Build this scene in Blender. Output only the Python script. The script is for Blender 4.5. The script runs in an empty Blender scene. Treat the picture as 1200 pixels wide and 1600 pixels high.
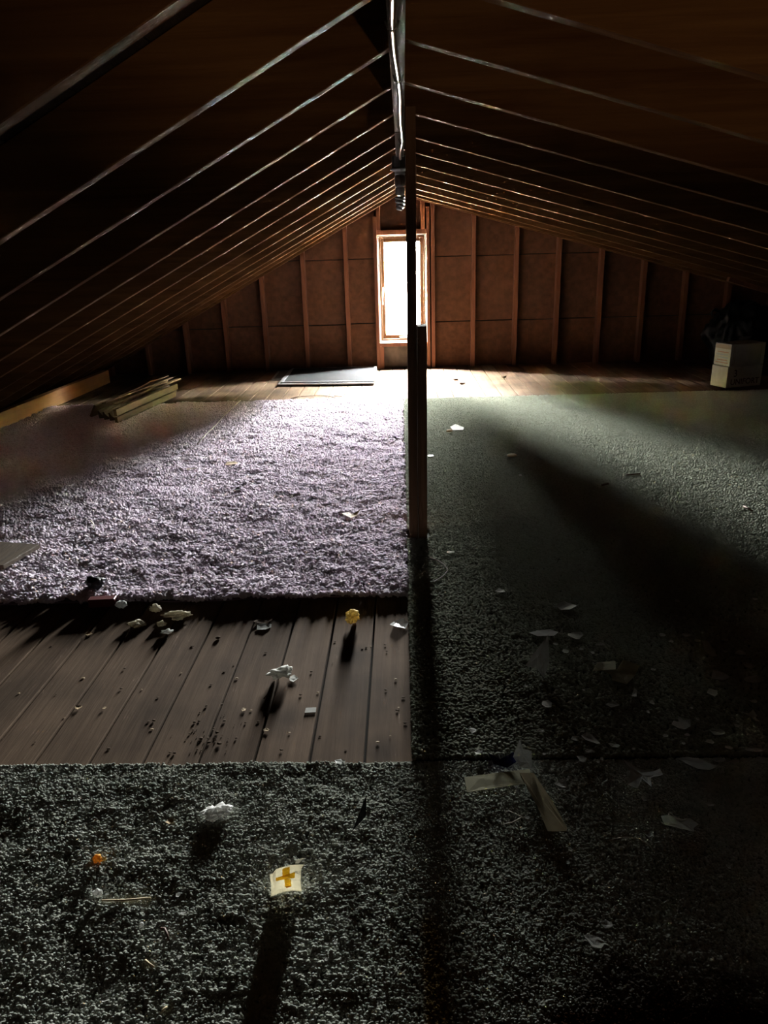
import bpy, bmesh, math, random
import numpy as np
from mathutils import Vector, Matrix, Euler, noise as mnoise

# ------------------------------------------------------------------ camera, sky, exposure
scene = bpy.context.scene
COL = scene.collection
scene.view_settings.view_transform = 'Standard'
scene.view_settings.look = 'None'
scene.view_settings.exposure = 6.75
scene.view_settings.gamma = 1.0
scene.view_settings.use_curve_mapping = False
scene.cycles.max_bounces = 14
scene.cycles.diffuse_bounces = 10
scene.cycles.transparent_max_bounces = 16
scene.cycles.sample_clamp_indirect = 6.0

PITCH, YAW, ROLL = math.radians(19.224), math.radians(1.769), math.radians(1.8)
cam_data = bpy.data.cameras.new('camera')
cam_data.sensor_fit = 'VERTICAL'
cam_data.sensor_height = 24.0
cam_data.lens = 24.0 * 1150.0 / 1600.0
cam_data.clip_start = 0.02
cam_data.clip_end = 300
cam = bpy.data.objects.new('camera', cam_data)
COL.objects.link(cam)
cam.matrix_world = (Matrix.Translation((0, 0, 1.05)) @ Matrix.Rotation(YAW, 4, 'Z')
                    @ Matrix.Rotation(math.pi / 2 - PITCH, 4, 'X') @ Matrix.Rotation(-ROLL, 4, 'Z'))
scene.camera = cam

SKY = 18.0
world = bpy.data.worlds.new('overcast_sky')
scene.world = world
world.use_nodes = True
bg = world.node_tree.nodes['Background']
bg.inputs['Color'].default_value = (0.97, 0.985, 0.98, 1)
# overcast sky, a little brighter overhead than at the horizon
_w = world.node_tree
_tc = _w.nodes.new('ShaderNodeTexCoord'); _sx = _w.nodes.new('ShaderNodeSeparateXYZ'); _mr = _w.nodes.new('ShaderNodeMapRange')
_mr.inputs[1].default_value = 0.0; _mr.inputs[2].default_value = 1.0
_mr.inputs[3].default_value = SKY; _mr.inputs[4].default_value = SKY * 1.3
_w.links.new(_tc.outputs['Generated'], _sx.inputs[0]); _w.links.new(_sx.outputs['Z'], _mr.inputs[0]); _w.links.new(_mr.outputs[0], bg.inputs['Strength'])
# portal: tells the renderer where the sky enters the attic (gives no light of its own)
portal = bpy.data.lights.new('window_portal', 'AREA')
portal.shape = 'RECTANGLE'
portal.size, portal.size_y = 0.36, 0.86
portal.cycles.is_portal = True
po = bpy.data.objects.new('window_portal', portal)
po.location = (0.011, 7.47, 0.727)
po.rotation_euler = (math.radians(-90), 0, 0)
COL.objects.link(po)

# lamp of the stairs below: its light comes up through the hatch behind the camera
stair = bpy.data.lights.new('stair_lamp', 'POINT')
stair.energy = 0.9; stair.color = (1.0, 0.74, 0.45); stair.shadow_soft_size = 0.05
so = bpy.data.objects.new('stair_lamp', stair)
so.location = (1.30, -1.68, -0.36)
COL.objects.link(so)

rng = random.Random(7)
nr = np.random.default_rng(11)

# ------------------------------------------------------------------ materials
def new_mat(name):
    m = bpy.data.materials.new(name)
    m.use_nodes = True
    nt = m.node_tree
    b = nt.nodes['Principled BSDF']
    return m, nt, b

def plain(name, col, rough=0.7, spec=0.3, metal=0.0, vary=0.0, bump=0.0, bscale=60.0):
    m, nt, b = new_mat(name)
    b.inputs['Base Color'].default_value = (*col, 1)
    b.inputs['Roughness'].default_value = rough
    b.inputs['Specular IOR Level'].default_value = spec
    b.inputs['Metallic'].default_value = metal
    if vary or bump:
        tc = nt.nodes.new('ShaderNodeTexCoord')
        n = nt.nodes.new('ShaderNodeTexNoise')
        n.inputs['Scale'].default_value = bscale
        n.inputs['Detail'].default_value = 5
        nt.links.new(tc.outputs['Object'], n.inputs['Vector'])
        if vary:
            r = nt.nodes.new('ShaderNodeValToRGB')
            r.color_ramp.elements[0].position = 0.3
            r.color_ramp.elements[1].position = 0.7
            r.color_ramp.elements[0].color = (*[c * (1 - vary) for c in col], 1)
            r.color_ramp.elements[1].color = (*[min(1, c * (1 + vary)) for c in col], 1)
            nt.links.new(n.outputs['Fac'], r.inputs['Fac'])
            nt.links.new(r.outputs['Color'], b.inputs['Base Color'])
        if bump:
            bp = nt.nodes.new('ShaderNodeBump')
            bp.inputs['Strength'].default_value = bump
            bp.inputs['Distance'].default_value = 0.003
            nt.links.new(n.outputs['Fac'], bp.inputs['Height'])
            nt.links.new(bp.outputs['Normal'], b.inputs['Normal'])
    return m

def wood(name, light, dark, axis, grain=34.0, rough=0.75, stain=0.0, tint=0.25, knots=0.8, spec=0.25, knot_scale=1.0):
    """sawn timber: fine grain drawn out along one axis, knots, and a tone of its own for each piece"""
    m, nt, b = new_mat(name)
    N, L = nt.nodes, nt.links
    tc = N.new('ShaderNodeTexCoord')
    oi = N.new('ShaderNodeObjectInfo')
    mul = N.new('ShaderNodeMath'); mul.operation = 'MULTIPLY'; mul.inputs[1].default_value = 37.0
    L.new(oi.outputs['Random'], mul.inputs[0])
    add = N.new('ShaderNodeVectorMath'); add.operation = 'ADD'
    L.new(tc.outputs['Object'], add.inputs[0]); L.new(mul.outputs[0], add.inputs[1])
    mp = N.new('ShaderNodeMapping')
    s = [1.0, 1.0, 1.0]; s[axis] = 0.045
    mp.inputs['Scale'].default_value = s
    L.new(add.outputs[0], mp.inputs['Vector'])
    n1 = N.new('ShaderNodeTexNoise')
    n1.inputs['Scale'].default_value = grain; n1.inputs['Detail'].default_value = 7
    n1.inputs['Roughness'].default_value = 0.65; n1.inputs['Distortion'].default_value = 0.6
    L.new(mp.outputs['Vector'], n1.inputs['Vector'])
    n3 = N.new('ShaderNodeTexNoise')
    n3.inputs['Scale'].default_value = grain * 5; n3.inputs['Detail'].default_value = 3
    L.new(mp.outputs['Vector'], n3.inputs['Vector'])
    r = N.new('ShaderNodeValToRGB')
    r.color_ramp.elements[0].position = 0.32; r.color_ramp.elements[1].position = 0.66
    r.color_ramp.elements[0].color = (*dark, 1); r.color_ramp.elements[1].color = (*light, 1)
    L.new(n1.outputs['Fac'], r.inputs['Fac'])
    # knots
    mk = N.new('ShaderNodeMapping')
    sk = [3.2 * knot_scale] * 3; sk[axis] = 1.9 * knot_scale
    mk.inputs['Scale'].default_value = sk
    L.new(add.outputs[0], mk.inputs['Vector'])
    vo = N.new('ShaderNodeTexVoronoi'); vo.inputs['Scale'].default_value = 1.0
    L.new(mk.outputs['Vector'], vo.inputs['Vector'])
    kr = N.new('ShaderNodeValToRGB')
    kr.color_ramp.elements[0].position = 0.05; kr.color_ramp.elements[1].position = 0.19
    kr.color_ramp.elements[0].color = (1, 1, 1, 1); kr.color_ramp.elements[1].color = (0, 0, 0, 1)
    L.new(vo.outputs['Distance'], kr.inputs['Fac'])
    km = N.new('ShaderNodeMath'); km.operation = 'MULTIPLY'; km.inputs[1].default_value = knots
    L.new(kr.outputs['Color'], km.inputs[0])
    mx = N.new('ShaderNodeMix'); mx.data_type = 'RGBA'
    L.new(km.outputs[0], mx.inputs[0]); L.new(r.outputs['Color'], mx.inputs[6])
    mx.inputs[7].default_value = (*[c * 0.35 for c in dark], 1)
    out = mx.outputs[2]
    if stain:
        n2 = N.new('ShaderNodeTexNoise'); n2.inputs['Scale'].default_value = 3.5; n2.inputs['Detail'].default_value = 5
        L.new(tc.outputs['Object'], n2.inputs['Vector'])
        sr = N.new('ShaderNodeValToRGB')
        sr.color_ramp.elements[0].position = 0.35; sr.color_ramp.elements[1].position = 0.62
        sr.color_ramp.elements[0].color = (1 - stain, 1 - stain, 1 - stain, 1); sr.color_ramp.elements[1].color = (1, 1, 1, 1)
        L.new(n2.outputs['Fac'], sr.inputs['Fac'])
        ms = N.new('ShaderNodeMix'); ms.data_type = 'RGBA'; ms.blend_type = 'MULTIPLY'; ms.inputs[0].default_value = 1
        L.new(out, ms.inputs[6]); L.new(sr.outputs['Color'], ms.inputs[7])
        out = ms.outputs[2]
    hs = N.new('ShaderNodeHueSaturation')
    mr = N.new('ShaderNodeMapRange'); mr.inputs[3].default_value = 1 - tint; mr.inputs[4].default_value = 1 + tint
    L.new(oi.outputs['Random'], mr.inputs[0]); L.new(mr.outputs[0], hs.inputs['Value'])
    L.new(out, hs.inputs['Color']); L.new(hs.outputs['Color'], b.inputs['Base Color'])
    b.inputs['Roughness'].default_value = rough
    b.inputs['Specular IOR Level'].default_value = spec
    ad = N.new('ShaderNodeMath'); ad.operation = 'ADD'
    L.new(n1.outputs['Fac'], ad.inputs[0]); L.new(n3.outputs['Fac'], ad.inputs[1])
    bp = N.new('ShaderNodeBump'); bp.inputs['Strength'].default_value = 0.45; bp.inputs['Distance'].default_value = 0.0025
    L.new(ad.outputs[0], bp.inputs['Height']); L.new(bp.outputs['Normal'], b.inputs['Normal'])
    return m

M = {}
M['plank'] = wood('floor_plank_wood', (0.179, 0.120, 0.080), (0.113, 0.072, 0.048), 1, grain=34, stain=0.42, tint=0.16, knots=0.75, rough=0.92, spec=0.05)
M['rafter'] = wood('rafter_wood', (0.113, 0.054, 0.019), (0.059, 0.024, 0.008), 0, grain=22, tint=0.2, knots=0.9, rough=0.8, spec=0.03)
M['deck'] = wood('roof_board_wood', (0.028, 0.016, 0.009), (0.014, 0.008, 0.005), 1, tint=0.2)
M['stud'] = wood('stud_wood', (0.170, 0.064, 0.029), (0.109, 0.040, 0.019), 2, tint=0.12, knots=0.5)
M['sash'] = wood('sash_wood', (0.088, 0.038, 0.010), (0.062, 0.025, 0.006), 2, tint=0.08, knots=0.0, rough=0.4)
M['post'] = wood('post_wood', (0.106, 0.055, 0.029), (0.057, 0.030, 0.015), 2, tint=0.15, spec=0.1)
M['ridge'] = wood('ridge_wood', (0.076, 0.063, 0.041), (0.049, 0.040, 0.025), 1, tint=0.1, knots=0.6, rough=0.9, spec=0.05)
M['beam'] = wood('beam_wood', (0.286, 0.141, 0.043), (0.197, 0.092, 0.028), 1, grain=18, tint=0.1, knots=0.9, knot_scale=1.5)
M['lath'] = wood('lath_wood', (0.233, 0.148, 0.075), (0.143, 0.088, 0.044), 1, tint=0.22, knots=0.3)
M['lath_dark'] = wood('lath_dark_wood', (0.101, 0.068, 0.041), (0.054, 0.036, 0.023), 1, tint=0.2, knots=0.3)
M['panel'] = plain('brown_fibreboard', (0.086, 0.036, 0.017), 0.85, 0.15, vary=0.22, bump=0.25, bscale=22)
M['panel_grey'] = plain('grey_stained_board', (0.085, 0.065, 0.048), 0.9, 0.1, vary=0.5, bump=0.2, bscale=9)
M['dark'] = plain('dark_underlay', (0.03, 0.025, 0.02), 0.95, 0.05)
M['siding'] = plain('outer_siding', (0.20, 0.16, 0.12), 0.9, 0.1)
M['white'] = plain('white_paint', (0.100, 0.098, 0.092), 0.5, 0.4)
M['alu'] = plain('screen_aluminium', (0.281, 0.285, 0.289), 0.38, 0.5, metal=0.55)
M['mesh'] = plain('grey_screen_mesh', (0.024, 0.024, 0.025), 1.0, 0.0, vary=0.08, bscale=300)
M['mesh_dark'] = plain('dark_screen_mesh', (0.035, 0.035, 0.038), 0.6, 0.3)
M['steel'] = plain('armoured_cable_steel', (0.316, 0.281, 0.208), 0.35, 0.5, metal=0.85)
M['iron'] = plain('dark_iron', (0.05, 0.045, 0.04), 0.5, 0.5, metal=0.6)
M['box_metal'] = plain('dull_junction_box', (0.09, 0.085, 0.075), 0.5, 0.5, metal=0.5)
M['porcelain'] = plain('porcelain', (0.248, 0.240, 0.216), 0.25, 0.6)
M['socket'] = plain('brown_socket', (0.084, 0.060, 0.042), 0.35, 0.6)
M['bulb'] = plain('frosted_bulb_glass', (0.355, 0.350, 0.326), 0.2, 0.6)
M['carton'] = plain('white_carton', (0.414, 0.377, 0.332), 0.75, 0.2, vary=0.1, bump=0.1, bscale=14)
M['carton_tape'] = plain('tan_carton_label', (0.270, 0.198, 0.144), 0.6, 0.3)
M['ink'] = plain('brown_ink', (0.07, 0.035, 0.03), 0.8, 0.1)
M['ink_red'] = plain('faded_red_ink', (0.35, 0.18, 0.12), 0.8, 0.1)
M['ink_blue'] = plain('faded_blue_ink', (0.30, 0.33, 0.38), 0.8, 0.1)
M['black_plastic'] = plain('black_plastic_film', (0.003, 0.003, 0.0035), 0.5, 0.25)
M['grey_plastic'] = plain('grey_plastic', (0.35, 0.35, 0.35), 0.4, 0.4)
M['blue'] = plain('dark_blue_film', (0.012, 0.014, 0.075), 0.3, 0.5)
M['tan'] = plain('tan_chip', (0.42, 0.30, 0.17), 0.8, 0.2, vary=0.2, bscale=60)
M['brown_chip'] = plain('brown_bark', (0.10, 0.06, 0.035), 0.9, 0.1, vary=0.3, bscale=80)
M['dirt'] = plain('dirt', (0.09, 0.06, 0.04), 0.95, 0.05, vary=0.4, bscale=90)
M['black'] = plain('black_scrap', (0.012, 0.012, 0.013), 0.5, 0.3)
M['maroon'] = plain('maroon_card', (0.10, 0.012, 0.012), 0.5, 0.3)
M['string'] = plain('pale_string', (0.62, 0.57, 0.48), 0.9, 0.1)
M['twig'] = plain('dry_twig', (0.50, 0.42, 0.27), 0.85, 0.1)
M['rust'] = plain('rusty_nail', (0.10, 0.05, 0.03), 0.7, 0.3)
M['leaf'] = plain('dark_leaf', (0.17, 0.20, 0.095), 0.6, 0.3, vary=0.3, bscale=2)
M['leaf_light'] = plain('bright_leaf', (0.075, 0.12, 0.012), 0.6, 0.3, vary=0.3, bscale=2)
M['bark'] = plain('tree_bark', (0.10, 0.07, 0.05), 0.9, 0.1)
M['ground'] = plain('pale_gravel_ground', (0.450, 0.430, 0.390), 0.95, 0.1, vary=0.1, bscale=0.4)

def clear(name, tint=(1, 1, 1), gloss=0.08, rough=0.03):
    m, nt, b = new_mat(name)
    N, L = nt.nodes, nt.links
    t = N.new('ShaderNodeBsdfTransparent'); t.inputs['Color'].default_value = (*tint, 1)
    g = N.new('ShaderNodeBsdfGlossy'); g.inputs['Roughness'].default_value = rough
    mx = N.new('ShaderNodeMixShader'); mx.inputs[0].default_value = gloss
    L.new(t.outputs[0], mx.inputs[1]); L.new(g.outputs[0], mx.inputs[2])
    L.new(mx.outputs[0], N['Material Output'].inputs['Surface'])
    N.remove(b)
    return m
M['glass'] = clear('window_glass', (0.97, 0.98, 0.97), 0.05)

def thin(name, col, through=0.5, vary=0.1, bscale=50):
    """paper and foam: part of the light comes through"""
    m = plain(name, col, 0.8, 0.15, vary=vary, bscale=bscale)
    nt = m.node_tree; N, L = nt.nodes, nt.links
    b = N['Principled BSDF']; t = N.new('ShaderNodeBsdfTranslucent'); mx = N.new('ShaderNodeMixShader')
    mx.inputs[0].default_value = through
    src = b.inputs['Base Color'].links
    if src: L.new(src[0].from_socket, t.inputs['Color'])
    else: t.inputs['Color'].default_value = (*col, 1)
    L.new(b.outputs[0], mx.inputs[1]); L.new(t.outputs[0], mx.inputs[2]); L.new(mx.outputs[0], N['Material Output'].inputs['Surface'])
    return m
M['paper'] = thin('white_paper', (0.600, 0.590, 0.550), 0.35)
M['paper_grey'] = thin('grey_paper', (0.42, 0.42, 0.385), 0.35)
M['paper_yellow'] = thin('yellowed_paper', (0.50, 0.47, 0.33), 0.4)
M['bandage'] = thin('waxed_paper_wrapper', (0.70, 0.66, 0.54), 0.62)
M['orange'] = thin('orange_print', (0.95, 0.72, 0.16), 0.75)
M['orange_dark'] = thin('dark_orange_print', (0.70, 0.42, 0.08), 0.6)
M['tape'] = thin('yellowed_tape', (0.44, 0.41, 0.27), 0.5)
M['tape_brown'] = thin('brown_tape', (0.30, 0.23, 0.11), 0.5)
M['foam_yellow'] = thin('yellow_foam', (0.72, 0.58, 0.27), 0.4, 0.25, 200)
M['foam'] = thin('cream_foam', (0.62, 0.57, 0.45), 0.4, 0.2, 200)
M['foam_white'] = thin('white_foam', (0.648, 0.639, 0.612), 0.4, 0.1, 150)
M['foam_orange'] = thin('orange_foam', (0.80, 0.42, 0.08), 0.4, 0.2, 150)

def filmy(name, col, alpha, rough=0.2):
    m, nt, b = new_mat(name)
    b.inputs['Base Color'].default_value = (*col, 1)
    b.inputs['Roughness'].default_value = rough
    b.inputs['Specular IOR Level'].default_value = 0.7
    b.inputs['Alpha'].default_value = alpha
    return m
M['film'] = filmy('clear_plastic_film', (0.70, 0.71, 0.68), 0.55)

def yarn(name, cols, stain=None, fuzz=0.7, sheen=0.5):
    """carpet yarn: each tuft has a tone of its own"""
    m, nt, b = new_mat(name)
    N, L = nt.nodes, nt.links
    oi = N.new('ShaderNodeObjectInfo')
    r = N.new('ShaderNodeValToRGB')
    e = r.color_ramp.elements
    e[0].position = 0.0; e[0].color = (*cols[0], 1)
    e[1].position = 1.0; e[1].color = (*cols[-1], 1)
    for k, c in enumerate(cols[1:-1]):
        q = e.new((k + 1) / (len(cols) - 1)); q.color = (*c, 1)
    L.new(oi.outputs['Random'], r.inputs['Fac'])
    out = r.outputs['Color']
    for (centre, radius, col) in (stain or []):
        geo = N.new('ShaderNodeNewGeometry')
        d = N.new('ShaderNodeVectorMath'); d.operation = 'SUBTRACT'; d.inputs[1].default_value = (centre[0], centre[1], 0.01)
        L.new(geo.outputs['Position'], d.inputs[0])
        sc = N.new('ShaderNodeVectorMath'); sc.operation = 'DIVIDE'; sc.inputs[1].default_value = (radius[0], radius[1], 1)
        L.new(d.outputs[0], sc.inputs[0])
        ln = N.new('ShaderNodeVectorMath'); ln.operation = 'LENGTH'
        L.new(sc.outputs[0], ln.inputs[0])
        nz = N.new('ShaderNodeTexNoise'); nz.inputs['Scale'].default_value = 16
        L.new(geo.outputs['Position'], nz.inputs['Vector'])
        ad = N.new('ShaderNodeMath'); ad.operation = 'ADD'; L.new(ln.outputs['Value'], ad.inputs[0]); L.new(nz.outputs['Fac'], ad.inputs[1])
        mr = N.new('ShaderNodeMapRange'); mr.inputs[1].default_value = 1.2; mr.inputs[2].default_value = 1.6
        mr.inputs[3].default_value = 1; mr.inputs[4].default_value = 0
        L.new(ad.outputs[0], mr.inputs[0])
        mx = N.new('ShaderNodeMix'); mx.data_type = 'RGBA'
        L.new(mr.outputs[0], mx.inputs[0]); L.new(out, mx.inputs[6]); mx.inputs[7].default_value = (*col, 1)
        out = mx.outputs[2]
    # loose fibre lets light through as well as scattering it back
    df = N.new('ShaderNodeBsdfDiffuse'); tl = N.new('ShaderNodeBsdfTranslucent'); sh = N.new('ShaderNodeBsdfSheen')
    sh.inputs['Roughness'].default_value = 0.5
    m1 = N.new('ShaderNodeMixShader'); m1.inputs[0].default_value = 0.5
    m2 = N.new('ShaderNodeAddShader')
    for q in (df, tl): L.new(out, q.inputs['Color'])
    sc_ = N.new('ShaderNodeMix'); sc_.data_type = 'RGBA'; sc_.blend_type = 'MULTIPLY'; sc_.inputs[0].default_value = 1
    L.new(out, sc_.inputs[6]); sc_.inputs[7].default_value = (sheen, sheen, sheen, 1); L.new(sc_.outputs[2], sh.inputs['Color'])
    # loose fibre points every way, so a tuft shades like fuzz: its normal leans to the pile's upright
    g2 = N.new('ShaderNodeNewGeometry')
    va = N.new('ShaderNodeVectorMath'); va.operation = 'ADD'; va.inputs[1].default_value = (0, 0, fuzz)
    vn = N.new('ShaderNodeVectorMath'); vn.operation = 'NORMALIZE'
    L.new(g2.outputs['Normal'], va.inputs[0]); L.new(va.outputs[0], vn.inputs[0]); L.new(vn.outputs[0], df.inputs['Normal']); L.new(vn.outputs[0], sh.inputs['Normal'])
    m1.inputs[0].default_value = 0.12
    L.new(df.outputs[0], m1.inputs[1]); L.new(tl.outputs[0], m1.inputs[2])
    L.new(m1.outputs[0], m2.inputs[0]); L.new(sh.outputs[0], m2.inputs[1])
    L.new(m2.outputs[0], N['Material Output'].inputs['Surface'])
    N.remove(b)
    return m
M['yarn_pink'] = yarn('mauve_yarn', [(0.681, 0.579, 0.667), (0.757, 0.666, 0.752), (0.823, 0.744, 0.821)], fuzz=1.5, sheen=0.9)
M['base_pink'] = plain('mauve_backing', (0.160, 0.108, 0.140), 0.95, 0.05)
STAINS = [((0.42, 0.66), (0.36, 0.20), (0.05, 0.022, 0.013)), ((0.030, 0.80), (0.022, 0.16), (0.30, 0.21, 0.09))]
M['yarn_green'] = yarn('sage_yarn', [(0.250, 0.260, 0.208), (0.291, 0.302, 0.242), (0.328, 0.339, 0.276)], fuzz=1.2)
M['base_green'] = plain('sage_backing', (0.104, 0.108, 0.085), 0.95, 0.05)
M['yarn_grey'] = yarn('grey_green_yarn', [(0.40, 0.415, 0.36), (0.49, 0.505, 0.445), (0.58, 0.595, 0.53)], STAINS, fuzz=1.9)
M['base_grey'] = plain('grey_green_backing', (0.210, 0.219, 0.178), 0.95, 0.05)

# ------------------------------------------------------------------ helpers
def tag(o, label=None, cat=None, group=None, kind=None):
    if label: o['label'] = label
    if cat: o['category'] = cat
    if group: o['group'] = group
    if kind: o['kind'] = kind
    return o

def empty(name, loc, label, cat, group=None, rz=0.0):
    o = bpy.data.objects.new(name, None)
    COL.objects.link(o)
    o.location = loc
    o.rotation_euler = (0, 0, rz)
    o.empty_display_size = 0.05
    return tag(o, label, cat, group)

def link(name, me, mat, parent=None, smooth=False, loc=None):
    o = bpy.data.objects.new(name, me)
    COL.objects.link(o)
    if mat is not None and not me.materials:
        me.materials.append(mat)
    if smooth:
        me.polygons.foreach_set('use_smooth', [True] * len(me.polygons))
    if parent is not None:
        o.parent = parent
    if loc is not None:
        o.location = loc
    return o

class MB:
    """collects boxes, bars, prisms and tubes and links them as one mesh object"""
    def __init__(s): s.v = []; s.f = []
    def add(s, v, f):
        n = len(s.v); s.v += [tuple(p) for p in v]; s.f += [tuple(i + n for i in q) for q in f]; return s
    def box(s, a, b, rz=0.0, c=None):
        (x0, y0, z0), (x1, y1, z1) = a, b
        v = [(x, y, z) for z in (z0, z1) for (x, y) in ((x0, y0), (x1, y0), (x1, y1), (x0, y1))]
        if rz:
            cx, cy = c if c else ((x0 + x1) / 2, (y0 + y1) / 2)
            ca, sa = math.cos(rz), math.sin(rz)
            v = [(cx + (x - cx) * ca - (y - cy) * sa, cy + (x - cx) * sa + (y - cy) * ca, z) for x, y, z in v]
        return s.add(v, [(0, 3, 2, 1), (4, 5, 6, 7), (0, 1, 5, 4), (1, 2, 6, 5), (2, 3, 7, 6), (3, 0, 4, 7)])
    def hexa(s, v):      # eight corners: four of the low end, four of the high end
        return s.add(v, [(0, 3, 2, 1), (4, 5, 6, 7), (0, 1, 5, 4), (1, 2, 6, 5), (2, 3, 7, 6), (3, 0, 4, 7)])
    def prism_y(s, poly, y0, y1):   # polygon in x,z drawn out along y
        n = len(poly)
        v = [(x, y0, z) for x, z in poly] + [(x, y1, z) for x, z in poly]
        return s.add(v, [tuple(range(n)), tuple(range(2 * n - 1, n - 1, -1))] + [(i + n, (i + 1) % n + n, (i + 1) % n, i) for i in range(n)])
    def bar(s, p0, p1, w, h, up=(0, 0, 1)):
        p0, p1, up = Vector(p0), Vector(p1), Vector(up)
        d = (p1 - p0).normalized(); sd = d.cross(up).normalized(); u = sd.cross(d)
        v = []
        for p in (p0, p1):
            for a, b in ((-1, -1), (1, -1), (1, 1), (-1, 1)):
                v.append(p + sd * (a * w / 2) + u * (b * h / 2))
        return s.hexa(v)
    def tube(s, pts, r, n=6, cap=True):
        pts = [Vector(p) for p in pts]
        rr = r if isinstance(r, (list, tuple)) else [r] * len(pts)
        base = len(s.v); up = Vector((0.13, 0.21, 1)).normalized()
        for i, p in enumerate(pts):
            d = (pts[min(i + 1, len(pts) - 1)] - pts[max(i - 1, 0)])
            d = d.normalized() if d.length > 1e-9 else Vector((0, 1, 0))
            if abs(d.dot(up)) > 0.97: up = Vector((1, 0.2, 0)).normalized()
            sd = d.cross(up).normalized(); u = sd.cross(d)
            for k in range(n):
                a = 2 * math.pi * k / n
                s.v.append(tuple(p + (sd * math.cos(a) + u * math.sin(a)) * rr[i]))
        for i in range(len(pts) - 1):
            for k in range(n):
                a = base + i * n + k; b = base + i * n + (k + 1) % n
                s.f.append((a, b, b + n, a + n))
        if cap:
            s.f.append(tuple(base + k for k in range(n - 1, -1, -1)))
            s.f.append(tuple(base + (len(pts) - 1) * n + k for k in range(n)))
        return s
    def lathe(s, prof, c, n=20):
        base = len(s.v)
        for r, z in prof:
            for k in range(n):
                a = 2 * math.pi * k / n
                s.v.append((c[0] + r * math.cos(a), c[1] + r * math.sin(a), c[2] + z))
        for i in range(len(prof) - 1):
            for k in range(n):
                a = base + i * n + k; b = base + i * n + (k + 1) % n
                s.f.append((a, b, b + n, a + n))
        s.f.append(tuple(base + k for k in range(n - 1, -1, -1)))
        s.f.append(tuple(base + (len(prof) - 1) * n + k for k in range(n)))
        return s
    def build(s, name, mat, parent=None, smooth=False, bevel=0.0, origin=None, rot=None):
        o0 = Vector(origin) if origin is not None else (Vector(parent.matrix_basis.translation) if parent is not None else Vector((0, 0, 0)))
        me = bpy.data.meshes.new(name)
        me.from_pydata([tuple(Vector(p) - o0) for p in s.v], [], s.f)
        bm = bmesh.new(); bm.from_mesh(me)
        bmesh.ops.recalc_face_normals(bm, faces=bm.faces)
        if bevel:
            ed = [e for e in bm.edges if e.is_manifold and e.calc_face_angle(0) > 0.5]
            bmesh.ops.bevel(bm, geom=ed, offset=bevel, segments=1, affect='EDGES', clamp_overlap=True)
        bm.to_mesh(me); bm.free()
        o = link(name, me, mat, parent, smooth)
        if parent is None: o.location = o0
        elif origin is not None: o.location = o0 - Vector(parent.matrix_basis.translation)
        return o

# smooth value noise for laying out carpet tufts
def vnoise(x, y, freq, seed):
    g = np.random.default_rng(seed).random((256, 256))
    u, v = x * freq + 100.3, y * freq + 57.7
    iu, iv = np.floor(u).astype(int), np.floor(v).astype(int)
    fu, fv = u - iu, v - iv
    fu = fu * fu * (3 - 2 * fu); fv = fv * fv * (3 - 2 * fv)
    a = g[iu % 256, iv % 256]; b = g[(iu + 1) % 256, iv % 256]; c = g[iu % 256, (iv + 1) % 256]; d = g[(iu + 1) % 256, (iv + 1) % 256]
    return (a * (1 - fu) + b * fu) * (1 - fv) + (c * (1 - fu) + d * fu) * fv

# roof: height of the rafters' undersides
def zb(x): return 1.56 + 0.515 * x if x < 0 else 1.565 - 0.28 * x
XL, XR, YB, YF = -3.15, 5.4, 7.36, -2.2     # eaves, far gable sheathing, near gable

# ------------------------------------------------------------------ outside: ground and trees
g_ = MB().box((-60, 7.6, -3.4), (60, 120, -3.2)).build('ground', M['ground']); tag(g_, kind='structure')

hl = MB()
_hp = [(-140 + 5 * i, 84 + 10 * math.sin(i * 0.9), 3.4 + 1.1 * math.sin(i * 1.7) + 0.8 * math.sin(i * 4.1)) for i in range(57)]
for _a, _b in zip(_hp[:-1], _hp[1:]):
    hl.hexa([(_a[0], _a[1] - 26, -3.3), (_b[0], _b[1] - 26, -3.3), (_b[0], _b[1] + 20, -3.3), (_a[0], _a[1] + 20, -3.3),
             (_a[0], _a[1], _a[2]), (_b[0], _b[1], _b[2]), (_b[0], _b[1] + 4, _b[2]), (_a[0], _a[1] + 4, _a[2])])
tag(hl.build('added_hill', M['ground']), kind='structure')  # added hill: hides the lowest sky so the near floor gets less light

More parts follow.
